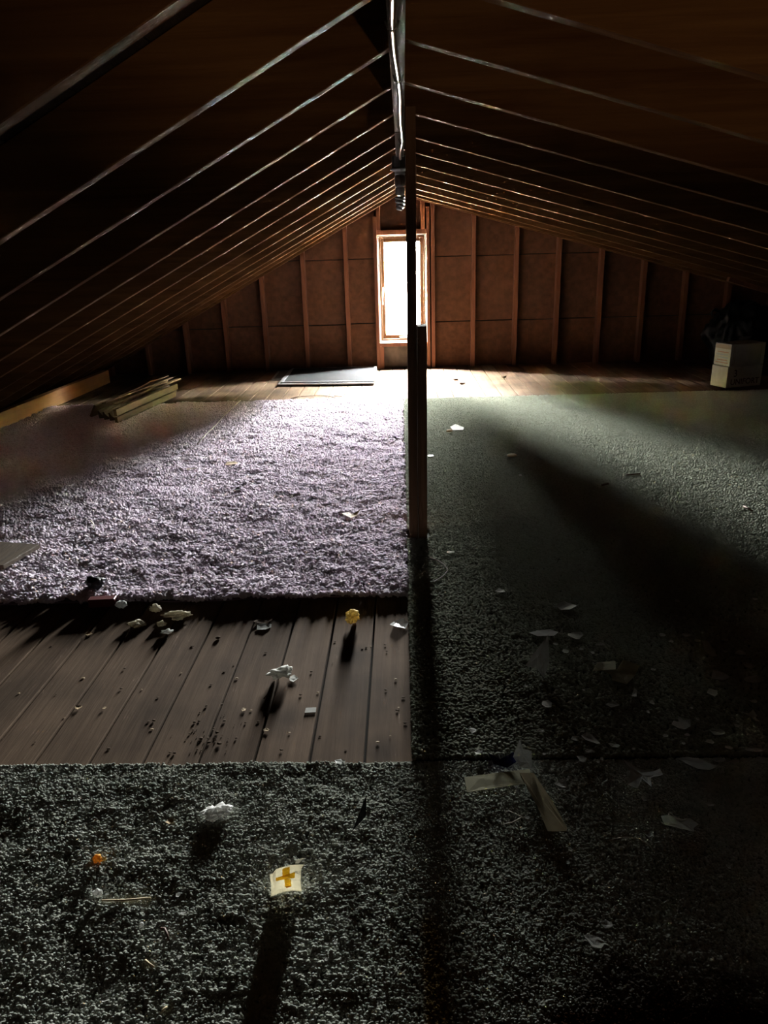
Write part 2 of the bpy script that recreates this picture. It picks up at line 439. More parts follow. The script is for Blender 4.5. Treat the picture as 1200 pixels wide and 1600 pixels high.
def tree(name, label, base, crown, n, leaf, mat, cat='tree', seed=1, cone=0.5, core=False):
    """a trunk and a cloud of single leaf blades; crown = (radius x, radius y, z low, z high)"""
    r = np.random.default_rng(seed)
    t = empty(name, base, label, cat)
    b = Vector(base)
    MB().tube([b, b + Vector((0.05, 0, (crown[3] - base[2]) * 0.5)), b + Vector((0, 0.05, (crown[3] - base[2]) * 0.9))], [0.2, 0.14, 0.04], 8).build('trunk', M['bark'], t, True)
    h = r.random(n) ** 0.8
    z = crown[2] + h * (crown[3] - crown[2])
    rad = np.sqrt(np.clip(np.sin(np.pi * np.clip(0.14 + 0.86 * h, 0, 1)), 0, 1)) * (1 - cone * h)
    a = r.random(n) * 2 * np.pi
    q = 0.3 + 0.7 * np.sqrt(r.random(n))
    lump = 0.82 + 0.36 * r.random(16)[((a / (2 * np.pi) * 16).astype(int)) % 16]
    c = np.stack([base[0] + np.cos(a) * rad * q * lump * crown[0], base[1] + np.sin(a) * rad * q * lump * crown[1], z], 1)
    d1 = r.normal(size=(n, 3)); d1 /= np.linalg.norm(d1, axis=1)[:, None]
    d2 = np.cross(d1, r.normal(size=(n, 3))); d2 /= np.linalg.norm(d2, axis=1)[:, None]
    s = leaf * (0.6 + 0.8 * r.random(n))[:, None]
    v = np.stack([c - d1 * s, c + d2 * s * 0.45, c + d1 * s, c - d2 * s * 0.45], 1).reshape(-1, 3) - np.array(base)
    me = bpy.data.meshes.new('foliage')
    me.from_pydata(v.tolist(), [], np.arange(4 * n).reshape(-1, 4).tolist())
    f = link('foliage', me, mat, t); tag(f, kind='stuff')
    return t
tree('conifer_tree', 'dense dark conifer growing outside, left of the gable window', (-2.12, 19.5, -3.2), (1.38, 1.3, -2.6, 5.5), 3800, 0.30, M['leaf'], seed=3, cone=0.25)
tree('broad_tree', 'wide dark tree farthest left outside the gable window', (-10.75, 17.0, -3.2), (6.2, 2.6, -2.6, 9.0), 9500, 0.36, M['leaf'], seed=4, cone=0.1)
tree('hedge_tree', 'wide dark tree outside to the right of the gable window', (10.2, 18.0, -3.2), (7.0, 2.4, -2.6, 8.6), 11000, 0.36, M['leaf'], seed=5, cone=0.15)
tree('leafy_sapling', 'bright green leafy sapling seen through the left of the window pane', (-0.83, 23.0, -3.2), (0.72, 0.5, -0.9, 5.0), 3000, 0.09, M['leaf_light'], seed=6, cone=0.1)

# ------------------------------------------------------------------ floor
HX0, HX1, HY0, HY1 = 0.95, 1.85, -1.75, -0.75      # stair hatch behind the camera
floor = (MB().box((XL, YF, -0.08), (HX0, YB + 0.02, -0.028)).box((HX1, YF, -0.08), (XR, YB + 0.02, -0.028)).box((HX0, YF, -0.08), (HX1, HY0, -0.028))
         .box((HX0, HY1, -0.08), (HX1, YB + 0.02, -0.028)).box((HX0 - .02, HY0 - .02, -1.2), (HX0, HY1 + .02, -0.08)).box((HX1, HY0 - .02, -1.2), (HX1 + .02, HY1 + .02, -0.08))
         .box((HX0, HY0 - .02, -1.2), (HX1, HY0, -0.08)).box((HX0, HY1, -1.2), (HX1, HY1 + .02, -0.08)).box((HX0 - .02, HY0 - .02, -1.22), (HX1 + .02, HY1 + .02, -1.2))).build('floor', M['dark']); tag(floor, kind='structure')
k0 = -26
pw = 0.1237
for k in range(-26, 45):
    x1 = -0.101 + pw * (k + 1); x0 = x1 - pw
    if x0 < XL or x1 > XR: continue
    gap = 0.0018 + 0.0024 * rng.random()
    joints = [HY1 + 0.01 if (x1 > HX0 and x0 < HX1) else YF + 0.01]
    y = 6.2 + 0.9 * rng.random() if k % 3 == 0 else 5.0 + 1.0 * rng.random()
    if k == 1: y = 6.45
    joints += [0.9 * rng.random() + 0.1, y, YB - 0.005]
    for a, b in zip(joints[:-1], joints[1:]):
        dz = -0.0015 * rng.random()
        tw = 0.0012 * (rng.random() - 0.5)
        p = MB().hexa([(x0 + gap, a + 0.001, -0.026), (x1 - gap, a + 0.001, -0.026), (x1 - gap, b - 0.001, -0.026), (x0 + gap, b - 0.001, -0.026),
                       (x0 + gap, a + 0.001, dz), (x1 - gap, a + 0.001, dz + tw), (x1 - gap, b - 0.001, dz + tw), (x0 + gap, b - 0.001, dz)])
        p.build('plank', M['plank'], floor, bevel=0.0016)

# ------------------------------------------------------------------ far gable wall
STUD_Y0, STUD_Y1 = 7.25, 7.335
WX0, WX1, WZ0, WZ1 = -0.21, 0.245, 0.25, 1.225      # rough opening
def gable_piece(x0, x1, z0, z1, y0, y1, cut=0.13):
    xs = sorted({x0, x1} | ({0.0} if x0 < 0 < x1 else set()))
    top = [(x, min(z1, zb(x) + cut)) for x in xs]
    if max(t for _, t in top) <= z0 + 0.02: return None
    top = [(x, max(t, z0 + 0.004)) for x, t in top]
    return MB().prism_y([(x0, z0), (x1, z0)] + top[::-1], y0, y1)
wall = MB()
for (a, b, c, d) in ((XL, WX0, -0.03, 9), (WX1, XR, -0.03, 9), (WX0, WX1, -0.03, WZ0), (WX0, WX1, WZ1, 9)):
    q = gable_piece(a, b, c, d, YB, YB + 0.05, cut=0.30)
    wall.add(q.v, q.f)
wall_back = wall.build('wall_back', M['dark']); tag(wall_back, kind='structure')
studs = [-2.88, -2.484, -2.09, -1.70, -1.318, -0.922, -0.512, 0.686, 1.086, 1.478, 1.879, 2.279, 2.678, 3.08, 3.48, 3.88, 4.28, 4.68]
def stud(x0, x1, z0, z1, lean=0.0, mat='stud', y0=STUD_Y0, y1=STUD_Y1):
    z1 = min(z1, min(zb(x0), zb(x1)) + 0.06)
    return MB().hexa([(x0, y0, z0), (x1, y0, z0), (x1, y1, z0), (x0, y1, z0),
                      (x0 + lean, y0, z1), (x1 + lean, y0, z1), (x1 + lean, y1, z1), (x0 + lean, y1, z1)]).build('stud', M[mat], wall_back, bevel=0.002)
for x in studs:
    stud(x - 0.019, x + 0.019, 0.0, 9, (rng.random() - 0.5) * 0.016)
stud(WX0 - 0.036, WX0, 0.0, 1.385)             # trimmer left of the window
stud(WX1, WX1 + 0.030, 0.0, 1.455)             # trimmer right of the window
stud(WX1 + 0.042, WX1 + 0.078, 0.0, 9)         # doubled stud beside it
stud(WX0 + 0.0, WX0 + 0.034, WZ1 + 0.042, 9)   # cripples over the header
stud(WX1 - 0.050, WX1 - 0.012, WZ1 + 0.042, 9)
stud(WX0 + 0.0, WX0 + 0.036, 0.0, WZ0 - 0.036)
MB().box((WX0, STUD_Y0, WZ1), (WX1, STUD_Y1, WZ1 + 0.042)).build('header', M['stud'], wall_back, bevel=0.002)
MB().box((WX0, STUD_Y0, WZ0 - 0.036), (WX1, STUD_Y1, WZ0)).build('window_sill', M['stud'], wall_back, bevel=0.002)
# fibreboard sheathing, one sheet per bay and course, edges a little open
bays = [XL + 0.02] + studs[:7] + [WX0 - 0.018, WX1 + 0.06] + studs[7:] + [XR - 0.02]
for i, (a, b) in enumerate(zip(bays[:-1], bays[1:])):
    if a < 0 < b:
        q = gable_piece(a, b, 0.002, WZ0 - 0.004, STUD_Y1 + 0.003, STUD_Y1 + 0.013); q.build('panel', M['panel_grey'], wall_back)
        q = gable_piece(a, b, WZ1 + 0.004, 9, STUD_Y1 + 0.003, STUD_Y1 + 0.013); q.build('panel', M['panel'], wall_back)
        continue
    s1 = 0.425 + 0.012 * (rng.random() - 0.5); s2 = 1.02 + 0.012 * (rng.random() - 0.5)
    for (z0, z1) in ((0.002, s1 - 0.004), (s1 + 0.005, s2 - 0.003), (s2 + 0.004, 9)):
        off = 0.003 + 0.003 * rng.random()
        q = gable_piece(a + 0.002, b - 0.002, z0, z1, STUD_Y1 + off, STUD_Y1 + off + 0.010)
        if q: q.build('panel', M['panel'], wall_back, bevel=0.001)

# window
win = bpy.data.objects.new('window_1', None); COL.objects.link(win); win.location = (0.0, 7.36, WZ0); tag(win, kind='structure')
def ring(x0, x1, z0, z1, t, y0, y1, tb=None):
    tb = tb or t
    return (MB().box((x0, y0, z0), (x0 + t, y1, z1)).box((x1 - t, y0, z0), (x1, y1, z1))
            .box((x0 + t, y0, z1 - t), (x1 - t, y1, z1)).box((x0 + t, y0, z0), (x1 - t, y1, z0 + tb)))
ring(WX0 + 0.001, WX1 - 0.001, WZ0 + 0.001, WZ1 - 0.001, 0.010, 7.30, 7.46).build('jamb', M['white'], win)
ring(WX0 + 0.012, WX1 - 0.012, WZ0 + 0.012, WZ1 - 0.012, 0.016, 7.335, 7.45).build('inner_frame', M['sash'], win)
sash = ring(WX0 + 0.024, WX1 - 0.024, WZ0 + 0.026, WZ1 - 0.026, 0.034, 7.372, 7.412, 0.036).build('sash', M['sash'], win, bevel=0.003)
ring(WX0 + 0.056, WX1 - 0.056, WZ0 + 0.060, WZ1 - 0.058, 0.006, 7.376, 7.395).build('glazing_bead', M['white'], win)
MB().box((WX0 + 0.058, 7.388, WZ0 + 0.062), (WX1 - 0.058, 7.392, WZ1 - 0.06)).build('pane', M['glass'], win)
MB().box((WX0 + 0.028, 7.350, 0.60), (WX0 + 0.040, 7.372, 0.66)).bar((WX0 + 0.034, 7.352, 0.645), (WX0 + 0.042, 7.335, 0.76), 0.010, 0.012).build('latch', M['alu'], win)
MB().box((-0.02, 7.338, WZ0 + 0.028), (0.085, 7.372, WZ0 + 0.046)).tube([(0.03, 7.34, WZ0 + 0.04), (0.03, 7.318, WZ0 + 0.05), (0.075, 7.312, WZ0 + 0.046)], 0.006, 6).build('crank', M['alu'], win)

# ------------------------------------------------------------------ roof
deck = MB()
T = 0.165
deck.prism_y([(0, 1.56 + T + 0.03), (XL - 0.25, zb(XL - 0.25) + T + 0.03), (XL - 0.25, zb(XL - 0.25) + T + 0.09), (0, 1.56 + T + 0.10)], YF - 0.1, YB + 0.25)
deck.prism_y([(0, 1.56 + T + 0.03), (0, 1.56 + T + 0.10), (XR + 0.4, zb(XR + 0.4) + T + 0.09), (XR + 0.4, zb(XR + 0.4) + T + 0.03)], YF - 0.1, YB + 0.25)
ceiling = deck.build('ceiling', M['dark']); tag(ceiling, kind='structure')
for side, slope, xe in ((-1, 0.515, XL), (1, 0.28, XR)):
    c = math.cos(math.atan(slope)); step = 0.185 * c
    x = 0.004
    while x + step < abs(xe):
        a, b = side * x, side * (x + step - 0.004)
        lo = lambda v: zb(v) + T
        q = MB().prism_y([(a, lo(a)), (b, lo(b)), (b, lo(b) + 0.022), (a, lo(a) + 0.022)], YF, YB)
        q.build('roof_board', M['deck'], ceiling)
        x += step
def ridge_x(y): return 0.002 + 0.0035 * (y - 1.6)
raft_left = [-1.7, -1.2, -0.72, -0.24, 0.25, 0.73, 1.22, 1.70, 2.170, 2.649, 3.143, 3.609, 4.076, 4.553, 5.049, 5.49, 6.01, 6.37, 6.80, 7.16]
raft_right = [-1.7, -1.2, -0.72, -0.24, 0.25, 0.73, 1.20, 1.675, 2.134, 2.599, 3.112, 3.65, 4.148, 4.70, 5.203, 5.692, 6.202, 6.682, 7.06, 7.205]
for side, ys in ((-1, raft_left), (1, raft_right)):
    for y in ys:
        x0 = ridge_x(y) + side * 0.019
        xe = XL + 0.02 if side < 0 else XR - 0.02
        j = 0.006 * (rng.random() - 0.5); j2 = 0.010 * (rng.random() - 0.5)
        q = MB().prism_y([(x0, zb(x0) + j), (xe, zb(xe) + j2), (xe, zb(xe) + T - 0.002), (x0, zb(x0) + T - 0.002)], y, y + 0.038)
        q.build('rafter', M['rafter'], ceiling, bevel=0.002)
for (a, b) in ((YF, 2.31), (2.314, 3.20), (3.204, 3.96), (3.964, 7.24)):
    z = 1.50 if b < 3.97 else 1.515
    if a > 2 and a < 3: z = 1.503
    xa, xb = ridge_x(a), ridge_x(b)
    MB().hexa([(xa - 0.019, a, z), (xa + 0.019, a, z), (xb + 0.019, b, z), (xb - 0.019, b, z),
               (xa - 0.019, a, 1.71), (xa + 0.019, a, 1.71), (xb + 0.019, b, 1.71), (xb - 0.019, b, 1.71)]).build('ridge_board', M['ridge'], ceiling, bevel=0.0015)

# eaves and the gable behind the camera
MB().box((XL - 0.05, YF, -0.08), (XL, YB, 0.16)).build('wall_left', M['siding'])['kind'] = 'structure'
MB().box((XR, YF, -0.08), (XR + 0.05, YB, 0.26)).build('wall_right', M['siding'])['kind'] = 'structure'
q = gable_piece(XL, XR, -0.03, 9, YF - 0.05, YF, cut=0.28)
q.build('wall_front', M['panel'])['kind'] = 'structure'

# ------------------------------------------------------------------ post
post = empty('support_post', (0.045, 2.70, 0.0), 'rough wooden post of two nailed studs standing between the mauve and the sage carpet', 'post')
MB().hexa([(0.013, 2.662, 0), (0.0465, 2.662, 0), (0.0465, 2.75, 0), (0.013, 2.75, 0),
           (0.026, 2.662, 1.50), (0.0600, 2.662, 1.50), (0.0600, 2.75, 1.50), (0.026, 2.75, 1.50)]).build('long_stud', M['post'], post, bevel=0.002)
MB().hexa([(0.0475, 2.664, 0), (0.0825, 2.664, 0), (0.0825, 2.752, 0), (0.0475, 2.752, 0),
           (0.0550, 2.664, 0.81), (0.0890, 2.664, 0.81), (0.0890, 2.752, 0.81), (0.0550, 2.752, 0.81)]).build('short_stud', M['post'], post, bevel=0.002)

# ------------------------------------------------------------------ cable and lamp on the ridge
cab = empty('armoured_cable', (0.0, 2.0, 1.49), 'silvery armoured electric cable strapped along the underside of the ridge board', 'cable')
pts = []
for i in range(140):
    y = 0.9 + (3.94 - 0.9) * i / 139
    sway = 0.007 * math.sin(y * 2.4 + 0.6) + 0.003 * math.sin(y * 6.1)
    if y > 3.4: sway *= (3.94 - y) / 0.54
    pts.append((ridge_x(y) + 0.001 + sway, y, 1.491 - 0.003 * abs(math.sin(y * 3.3))))
rad = [0.0058 + 0.0007 * (i % 2) for i in range(len(pts))]
MB().tube(pts, rad, 8).build('sheath', M['steel'], cab, smooth=True)
for y in (1.74, 2.22, 3.35):
    i = min(range(140), key=lambda k: abs(pts[k][1] - y)); x, _, z = pts[i]
    MB().tube([(x - 0.014, y, 1.499), (x - 0.009, y, z - 0.004), (x, y, z - 0.0085), (x + 0.009, y, z - 0.004), (x + 0.014, y, 1.499)], 0.0022, 5).build('strap', M['iron'], cab)

LX, LY = 0.008, 4.03
lamp = empty('ceiling_lamp', (LX, LY, 1.515), 'bare spiral bulb in a porcelain holder under the ridge beside the post', 'lamp')
MB().lathe([(0.034, 0.0), (0.040, -0.004), (0.040, -0.052), (0.034, -0.056)], (LX, LY, 1.513), 8).build('junction_box', M['box_metal'], lamp, bevel=0.001)
MB().lathe([(0.030, 0.0), (0.046, -0.002), (0.047, -0.009), (0.030, -0.014), (0.025, -0.020), (0.027, -0.026), (0.026, -0.030)], (LX, LY, 1.457), 24).build('lampholder', M['porcelain'], lamp, smooth=True)
MB().lathe([(0.023, 0.0), (0.027, -0.010), (0.028, -0.026), (0.026, -0.042), (0.022, -0.056)], (LX, LY, 1.427), 20).build('socket', M['socket'], lamp, smooth=True)
bulb = MB().lathe([(0.020, 0.0), (0.024, -0.006), (0.025, -0.030), (0.020, -0.037), (0.014, -0.040)], (LX, LY, 1.371), 20).build('bulb_base', M['porcelain'], lamp, smooth=True)
sp = []
for i in range(74):
    a = i / 73 * 2 * math.pi * 3.6
    z = 1.328 - 0.058 * i / 73
    rr = 0.0215 * (0.80 + 0.2 * math.sin(math.pi * min(1, 0.25 + i / 73)))
    sp.append((LX + rr * math.cos(a), LY + rr * math.sin(a), z))
sp += [(LX + 0.006, LY, 1.266), (LX, LY, 1.268)]
MB().tube(sp, 0.0066, 7).build('spiral_tube', M['bulb'], lamp, smooth=True)

# ------------------------------------------------------------------ carpets
def tuft_group(name, mat, strands, length, width, bend):
    """geometry nodes: put a small bent tuft of yarn on every point, turned and sized by the point's own attributes"""
    ng = bpy.data.node_groups.new(name, 'GeometryNodeTree')
    ng.interface.new_socket(name='Geometry', in_out='INPUT', socket_type='NodeSocketGeometry')
    ng.interface.new_socket(name='Geometry', in_out='OUTPUT', socket_type='NodeSocketGeometry')
    N, L = ng.nodes, ng.links
    gi, go = N.new('NodeGroupInput'), N.new('NodeGroupOutput')
    join = N.new('GeometryNodeJoinGeometry')
    for k in range(strands):
        ball = N.new('GeometryNodeMeshUVSphere'); ball.inputs['Segments'].default_value = 7; ball.inputs['Rings'].default_value = 5
        ball.inputs['Radius'].default_value = 1.0
        tr = N.new('GeometryNodeTransform')
        a = 2.1 * k + 0.4
        off = 0.0 if strands == 1 else width * bend
        tr.inputs['Translation'].default_value = (off * math.cos(a), off * math.sin(a), length * (0.12 - 0.16 * (k % 3)))
        tr.inputs['Rotation'].default_value = (0.5 * math.sin(3 * k + 1), 0.6 * math.cos(2 * k), a)
        q = 1.0 - 0.12 * k
        tr.inputs['Scale'].default_value = (width * q, width * 0.62 * q, length * 0.5 * q)
        L.new(ball.outputs['Mesh'], tr.inputs['Geometry']); L.new(tr.outputs[0], join.inputs[0])
    sm = N.new('GeometryNodeSetMaterial'); sm.inputs['Material'].default_value = mat
    ss = N.new('GeometryNodeSetShadeSmooth')
    L.new(join.outputs[0], sm.inputs['Geometry']); L.new(sm.outputs[0], ss.inputs['Geometry'])
    ip = N.new('GeometryNodeInstanceOnPoints')
    nr_ = N.new('GeometryNodeInputNamedAttribute'); nr_.data_type = 'FLOAT_VECTOR'; nr_.inputs['Name'].default_value = 'rot'
    ns_ = N.new('GeometryNodeInputNamedAttribute'); ns_.data_type = 'FLOAT_VECTOR'; ns_.inputs['Name'].default_value = 'scl'
    er = N.new('FunctionNodeEulerToRotation')
    L.new(gi.outputs[0], ip.inputs['Points']); L.new(ss.outputs[0], ip.inputs['Instance'])
    L.new(nr_.outputs['Attribute'], er.inputs[0]); L.new(er.outputs[0], ip.inputs['Rotation']); L.new(ns_.outputs['Attribute'], ip.inputs['Scale'])
    L.new(ip.outputs[0], go.inputs[0])
    return ng

def pile(parent, name, pts, rot, scl, ng, mat):
    me = bpy.data.meshes.new(name)
    n = len(pts)
    me.vertices.add(n)
    me.vertices.foreach_set('co', np.ascontiguousarray(pts - np.array(parent.location), dtype=np.float32).ravel())
    for nm, arr in (('rot', rot), ('scl', scl)):
        at = me.attributes.new(nm, 'FLOAT_VECTOR', 'POINT')
        at.data.foreach_set('vector', np.ascontiguousarray(arr, dtype=np.float32).ravel())
    me.materials.append(mat)
    o = link(name, me, None, parent)
    tag(o, kind='stuff')
    md = o.modifiers.new('tufts', 'NODES'); md.node_group = ng
    return o

def lattice(x0, x1, y0, y1, sx, sy, jit, seed):
    r = np.random.default_rng(seed)
    gx, gy = np.arange(x0, x1, sx), np.arange(y0, y1, sy)
    X, Y = np.meshgrid(gx, gy)
    X = X + (np.arange(len(gy)) % 2)[:, None] * sx * 0.5
    X = X.ravel() + (r.random(X.size) - 0.5) * sx * jit
    Y = Y.ravel() + (r.random(Y.size) - 0.5) * sy * jit
    return X, Y, r

def slab(name, label, cat, x0, x1, y0, y1, z, mat, wob=0.006, seed=0, nx=40):
    """the carpet's backing with a slightly ragged outline"""
    r = random.Random(seed)
    ring_ = [(x0 + (x1 - x0) * i / nx, y0 + (r.random() - 0.5) * wob) for i in range(nx)] + [(x1 + (r.random() - .5) * wob, y0 + (y1 - y0) * i / nx) for i in range(nx)] \
        + [(x1 - (x1 - x0) * i / nx, y1 + (r.random() - 0.5) * wob) for i in range(nx)] + [(x0 + (r.random() - .5) * wob, y1 - (y1 - y0) * i / nx) for i in range(nx)]
    n = len(ring_)
    b = MB(); b.add([(x, y, 0.0008) for x, y in ring_] + [(x, y, z) for x, y in ring_],
                    [tuple(range(n - 1, -1, -1)), tuple(range(n, 2 * n))] + [(i, (i + 1) % n, (i + 1) % n + n, i + n) for i in range(n)])
    o = b.build(name, mat, origin=((x0 + x1) / 2, (y0 + y1) / 2, 0.0))
    return tag(o, label, cat)

# mauve shag
pink = slab('carpet', 'worn mauve shag carpet left of the post', 'carpet', -2.71, -0.006, 2.165, 5.60, 0.006, M['base_pink'], 0.02, 2)
X, Y, r = lattice(-2.71, 0.012, 2.150, 5.61, 0.0108, 0.0112, 0.8, 21)
n1, n2 = vnoise(X, Y, 26, 1), vnoise(X, Y, 26, 2)
n3, n4 = vnoise(X, Y, 13, 3), vnoise(X, Y * 1.5, 7, 4)
keep = (r.random(X.size) < 0.985 - 0.45 * np.clip((0.35 - vnoise(X, Y * 1.4, 22, 9)) * 7, 0, 1)) & (vnoise(X, Y, 20, 31) * 0.05 + Y > 2.170) & (Y < 5.585 + 0.04 * vnoise(X, Y, 9, 32)) & (X < -0.006 + 0.010 * vnoise(X, Y, 16, 33))
X, Y, n1, n2, n3, n4 = [a[keep] for a in (X, Y, n1, n2, n3, n4)]; n = X.size
X = X + (n1 - 0.5) * 0.016; Y = Y + (n2 - 0.5) * 0.016
n5 = vnoise(X, Y, 48, 41)
zc = 0.007 + 0.011 * n3 + 0.005 * (n4 - 0.5) + 0.008 * n5 + 0.0035 * r.random(n)
rot = np.stack([(n1 - 0.5) * 1.4 + r.normal(size=n) * 0.4, (n2 - 0.5) * 1.4 + r.normal(size=n) * 0.4, r.random(n) * 6.283], 1)
wv = 0.85 + 0.4 * r.random(n)
X = np.minimum(X, -0.004)
pile(pink, 'pile', np.stack([X, Y, zc], 1), rot, np.stack([wv, wv, wv], 1), tuft_group('mauve_tuft', M['yarn_pink'], 3, 0.0125, 0.0082, 0.55), M['yarn_pink'])

# sage low pile, right of the post
sage = slab('carpet', 'flat sage green carpet strewn with litter right of the post', 'carpet', 0.012, 4.6, 1.341, 5.56, 0.006, M['base_green'], 0.012, 5)
X, Y, r = lattice(0.0, 4.1, 1.335, 5.58, 0.0090, 0.0090, 0.8, 22)
ex = 0.62 * (Y + 0.25) + 0.75
n1, n2 = vnoise(X, Y, 34, 5), vnoise(X, Y, 34, 6); n3, n4 = vnoise(X, Y, 12, 7), vnoise(X, Y, 4, 8)
keep = (X < ex) & ~((X < 0.093) & (Y > 2.655) & (Y < 2.76))
X, Y, n1, n2, n3, n4 = [a[keep] for a in (X, Y, n1, n2, n3, n4)]; n = X.size
X = X + (n1 - .5) * .006; Y = Y + (n2 - .5) * .006
X = np.maximum(X, 0.009); Y = np.maximum(Y, 1.346)
edge = np.clip((0.03 - (X - 0.0)) / 0.03, 0, 1) * (Y < 2.2)
zc = 0.0065 + 0.0016 * n3 + 0.0012 * n4 + 0.0020 * n1 + 0.0016 * r.random(n) + 0.006 * edge
rot = np.stack([(n1 - 0.5) * 0.9 + r.normal(size=n) * 0.3, (n2 - 0.5) * 0.9 + r.normal(size=n) * 0.3, r.random(n) * 6.283], 1)
wv = 0.85 + 0.35 * r.random(n)
pile(sage, 'pile', np.stack([X, Y, zc], 1), rot, np.stack([wv, wv, wv], 1), tuft_group('sage_tuft', M['yarn_green'], 2, 0.0085, 0.0062, 0.5), M['yarn_green'])

# grey green shag nearest the camera
near = slab('carpet', 'matted grey green shag carpet nearest the camera', 'carpet', -1.45, 2.2, -0.55, 1.333, 0.006, M['base_grey'], 0.014, 6)
X, Y, r = lattice(-1.40, 1.45, 0.42, 1.340, 0.0052, 0.0054, 0.8, 23)
n1, n2 = vnoise(X, Y, 45, 11), vnoise(X, Y, 45, 12); n3, n4 = vnoise(X, Y * 1.3, 19, 13), vnoise(X, Y, 6.5, 14)
shag = np.clip((0.10 - X) / 0.25, 0, 1)
wear = np.clip((n4 - 0.60) * 5, 0, 1) * shag
keep = (r.random(X.size) < 0.99 - 0.55 * np.clip((0.26 - vnoise(X, Y, 21, 15)) * 7, 0, 1) * shag - 0.25 * wear) & (Y < 1.326 + 0.018 * vnoise(X, Y, 30, 16))
X, Y, n1, n2, n3, n4, shag, wear = [a[keep] for a in (X, Y, n1, n2, n3, n4, shag, wear)]; n = X.size
X = X + (n1 - .5) * .007; Y = Y + (n2 - .5) * .006
n5 = vnoise(X, Y, 70, 42)
zc = 0.006 + (0.0036 * n3 + 0.0030 * n5) * (0.3 + 0.7 * shag) + 0.0012 * shag * np.sin(Y * 2 * np.pi / 0.0125 + 3 * n4) - 0.005 * wear + 0.003 * r.random(n)
tl = 0.7 + 0.9 * shag
rot = np.stack([(n1 - 0.5) * tl + r.normal(size=n) * 0.4, (n2 - 0.5) * tl + r.normal(size=n) * 0.4, r.random(n) * 6.283], 1)
wv = (0.8 + 0.4 * r.random(n)) * (0.85 + 0.15 * shag)
Y = np.minimum(Y, 1.328)
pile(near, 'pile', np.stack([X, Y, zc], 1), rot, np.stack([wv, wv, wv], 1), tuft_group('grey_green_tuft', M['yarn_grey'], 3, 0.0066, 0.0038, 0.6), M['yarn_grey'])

# ------------------------------------------------------------------ timber, screens, boxes, bag
beam = MB().hexa([(-2.790, 4.0, 0.0), (-2.735, 4.0, 0.0), (-2.735, 6.85, 0.0), (-2.790, 6.85, 0.0),
                  (-2.790, 4.0, 0.118), (-2.735, 4.0, 0.118), (-2.735, 6.85, 0.118), (-2.790, 6.85, 0.118)]).build('timber_beam', M['beam'], bevel=0.003, origin=(-2.76, 5.4, 0))
tag(beam, 'long orange pine timber lying along the left eave', 'timber')

def lath(label, p0, p1, w, h, mat='lath', roll=0.0, prof=None, name='wood_strip'):
    """one strip of wood from p0 to p1 (centre line); prof = outline across the strip"""
    p0, p1 = Vector(p0), Vector(p1)
    d = (p1 - p0).normalized(); sd = d.cross(Vector((0, 0, 1))).normalized(); u = sd.cross(d)
    sd, u = sd * math.cos(roll) + u * math.sin(roll), u * math.cos(roll) - sd * math.sin(roll)
    pf = prof or [(-.5, -.5), (.5, -.5), (.5, .5), (-.5, .5)]
    n = len(pf); m = MB()
    m.add([p0 + sd * (a * w) + u * (b * h) for a, b in pf] + [p1 + sd * (a * w) + u * (b * h) for a, b in pf],
          [tuple(range(n)), tuple(range(2 * n - 1, n - 1, -1))] + [(i, (i + 1) % n, (i + 1) % n + n, i + n) for i in range(n)])
    o = m.build(name, M[mat], bevel=0.0012 if not prof else 0, origin=(p0 + p1) / 2)
    return tag(o, label, 'wood strip', 'strips of wood in the bundle on the mauve carpet')
Z0 = 0.028
lath('lower of two pale laths on edge at the right side of the bundle', (-1.945, 4.875, Z0 + .021), (-1.832, 5.86, Z0 + .021), 0.020, 0.042)
lath('upper of two pale laths on edge at the right side of the bundle', (-1.955, 4.90, Z0 + .066), (-1.838, 5.95, Z0 + .066), 0.022, 0.045)
cove = [(-.5, -.5), (.5, -.5), (.5, -.2), (.15, 0.0), (-.1, .25), (-.25, .5), (-.5, .5)]
lath('dark cove moulding second from the right in the wood bundle', (-1.995, 4.93, Z0 + .035), (-1.872, 5.98, Z0 + .04), 0.038, 0.055, 'lath_dark', 0.1, cove)
lath('dark cove moulding in the middle of the wood bundle', (-2.050, 4.97, Z0 + .035), (-1.908, 6.02, Z0 + .04), 0.038, 0.055, 'lath_dark', 0.1, cove)
lath('dark cove moulding left of the middle of the wood bundle', (-2.105, 5.02, Z0 + .035), (-1.945, 6.05, Z0 + .04), 0.038, 0.055, 'lath_dark', 0.1, cove)
lath('wide pale board tilted against the left side of the bundle', (-2.185, 5.08, Z0 + .048), (-1.985, 6.12, Z0 + .052), 0.016, 0.095, 'lath', -0.55)
lath('flat lath lying on top of the bundle at its left', (-2.105, 5.10, Z0 + .098), (-1.932, 6.14, Z0 + .108), 0.034, 0.010, 'lath', 0.15)
lath('flat lath lying on top of the bundle in its middle', (-2.050, 5.15, Z0 + .079), (-1.885, 6.20, Z0 + .088), 0.030, 0.010, 'lath', -0.1)
sv = MB().tube([(-2.075, 5.30, Z0 + .106), (-2.02, 5.62, Z0 + .120), (-1.99, 5.80, Z0 + .137), (-1.962, 5.92, Z0 + .130), (-1.935, 6.08, Z0 + .134)], [.004, .005, .005, .005, .003], 5).build('splinter', M['lath'], origin=(-2, 5.7, Z0 + .1))
tag(sv, 'thin bent splinter lying on top of the wood bundle', 'splinter')

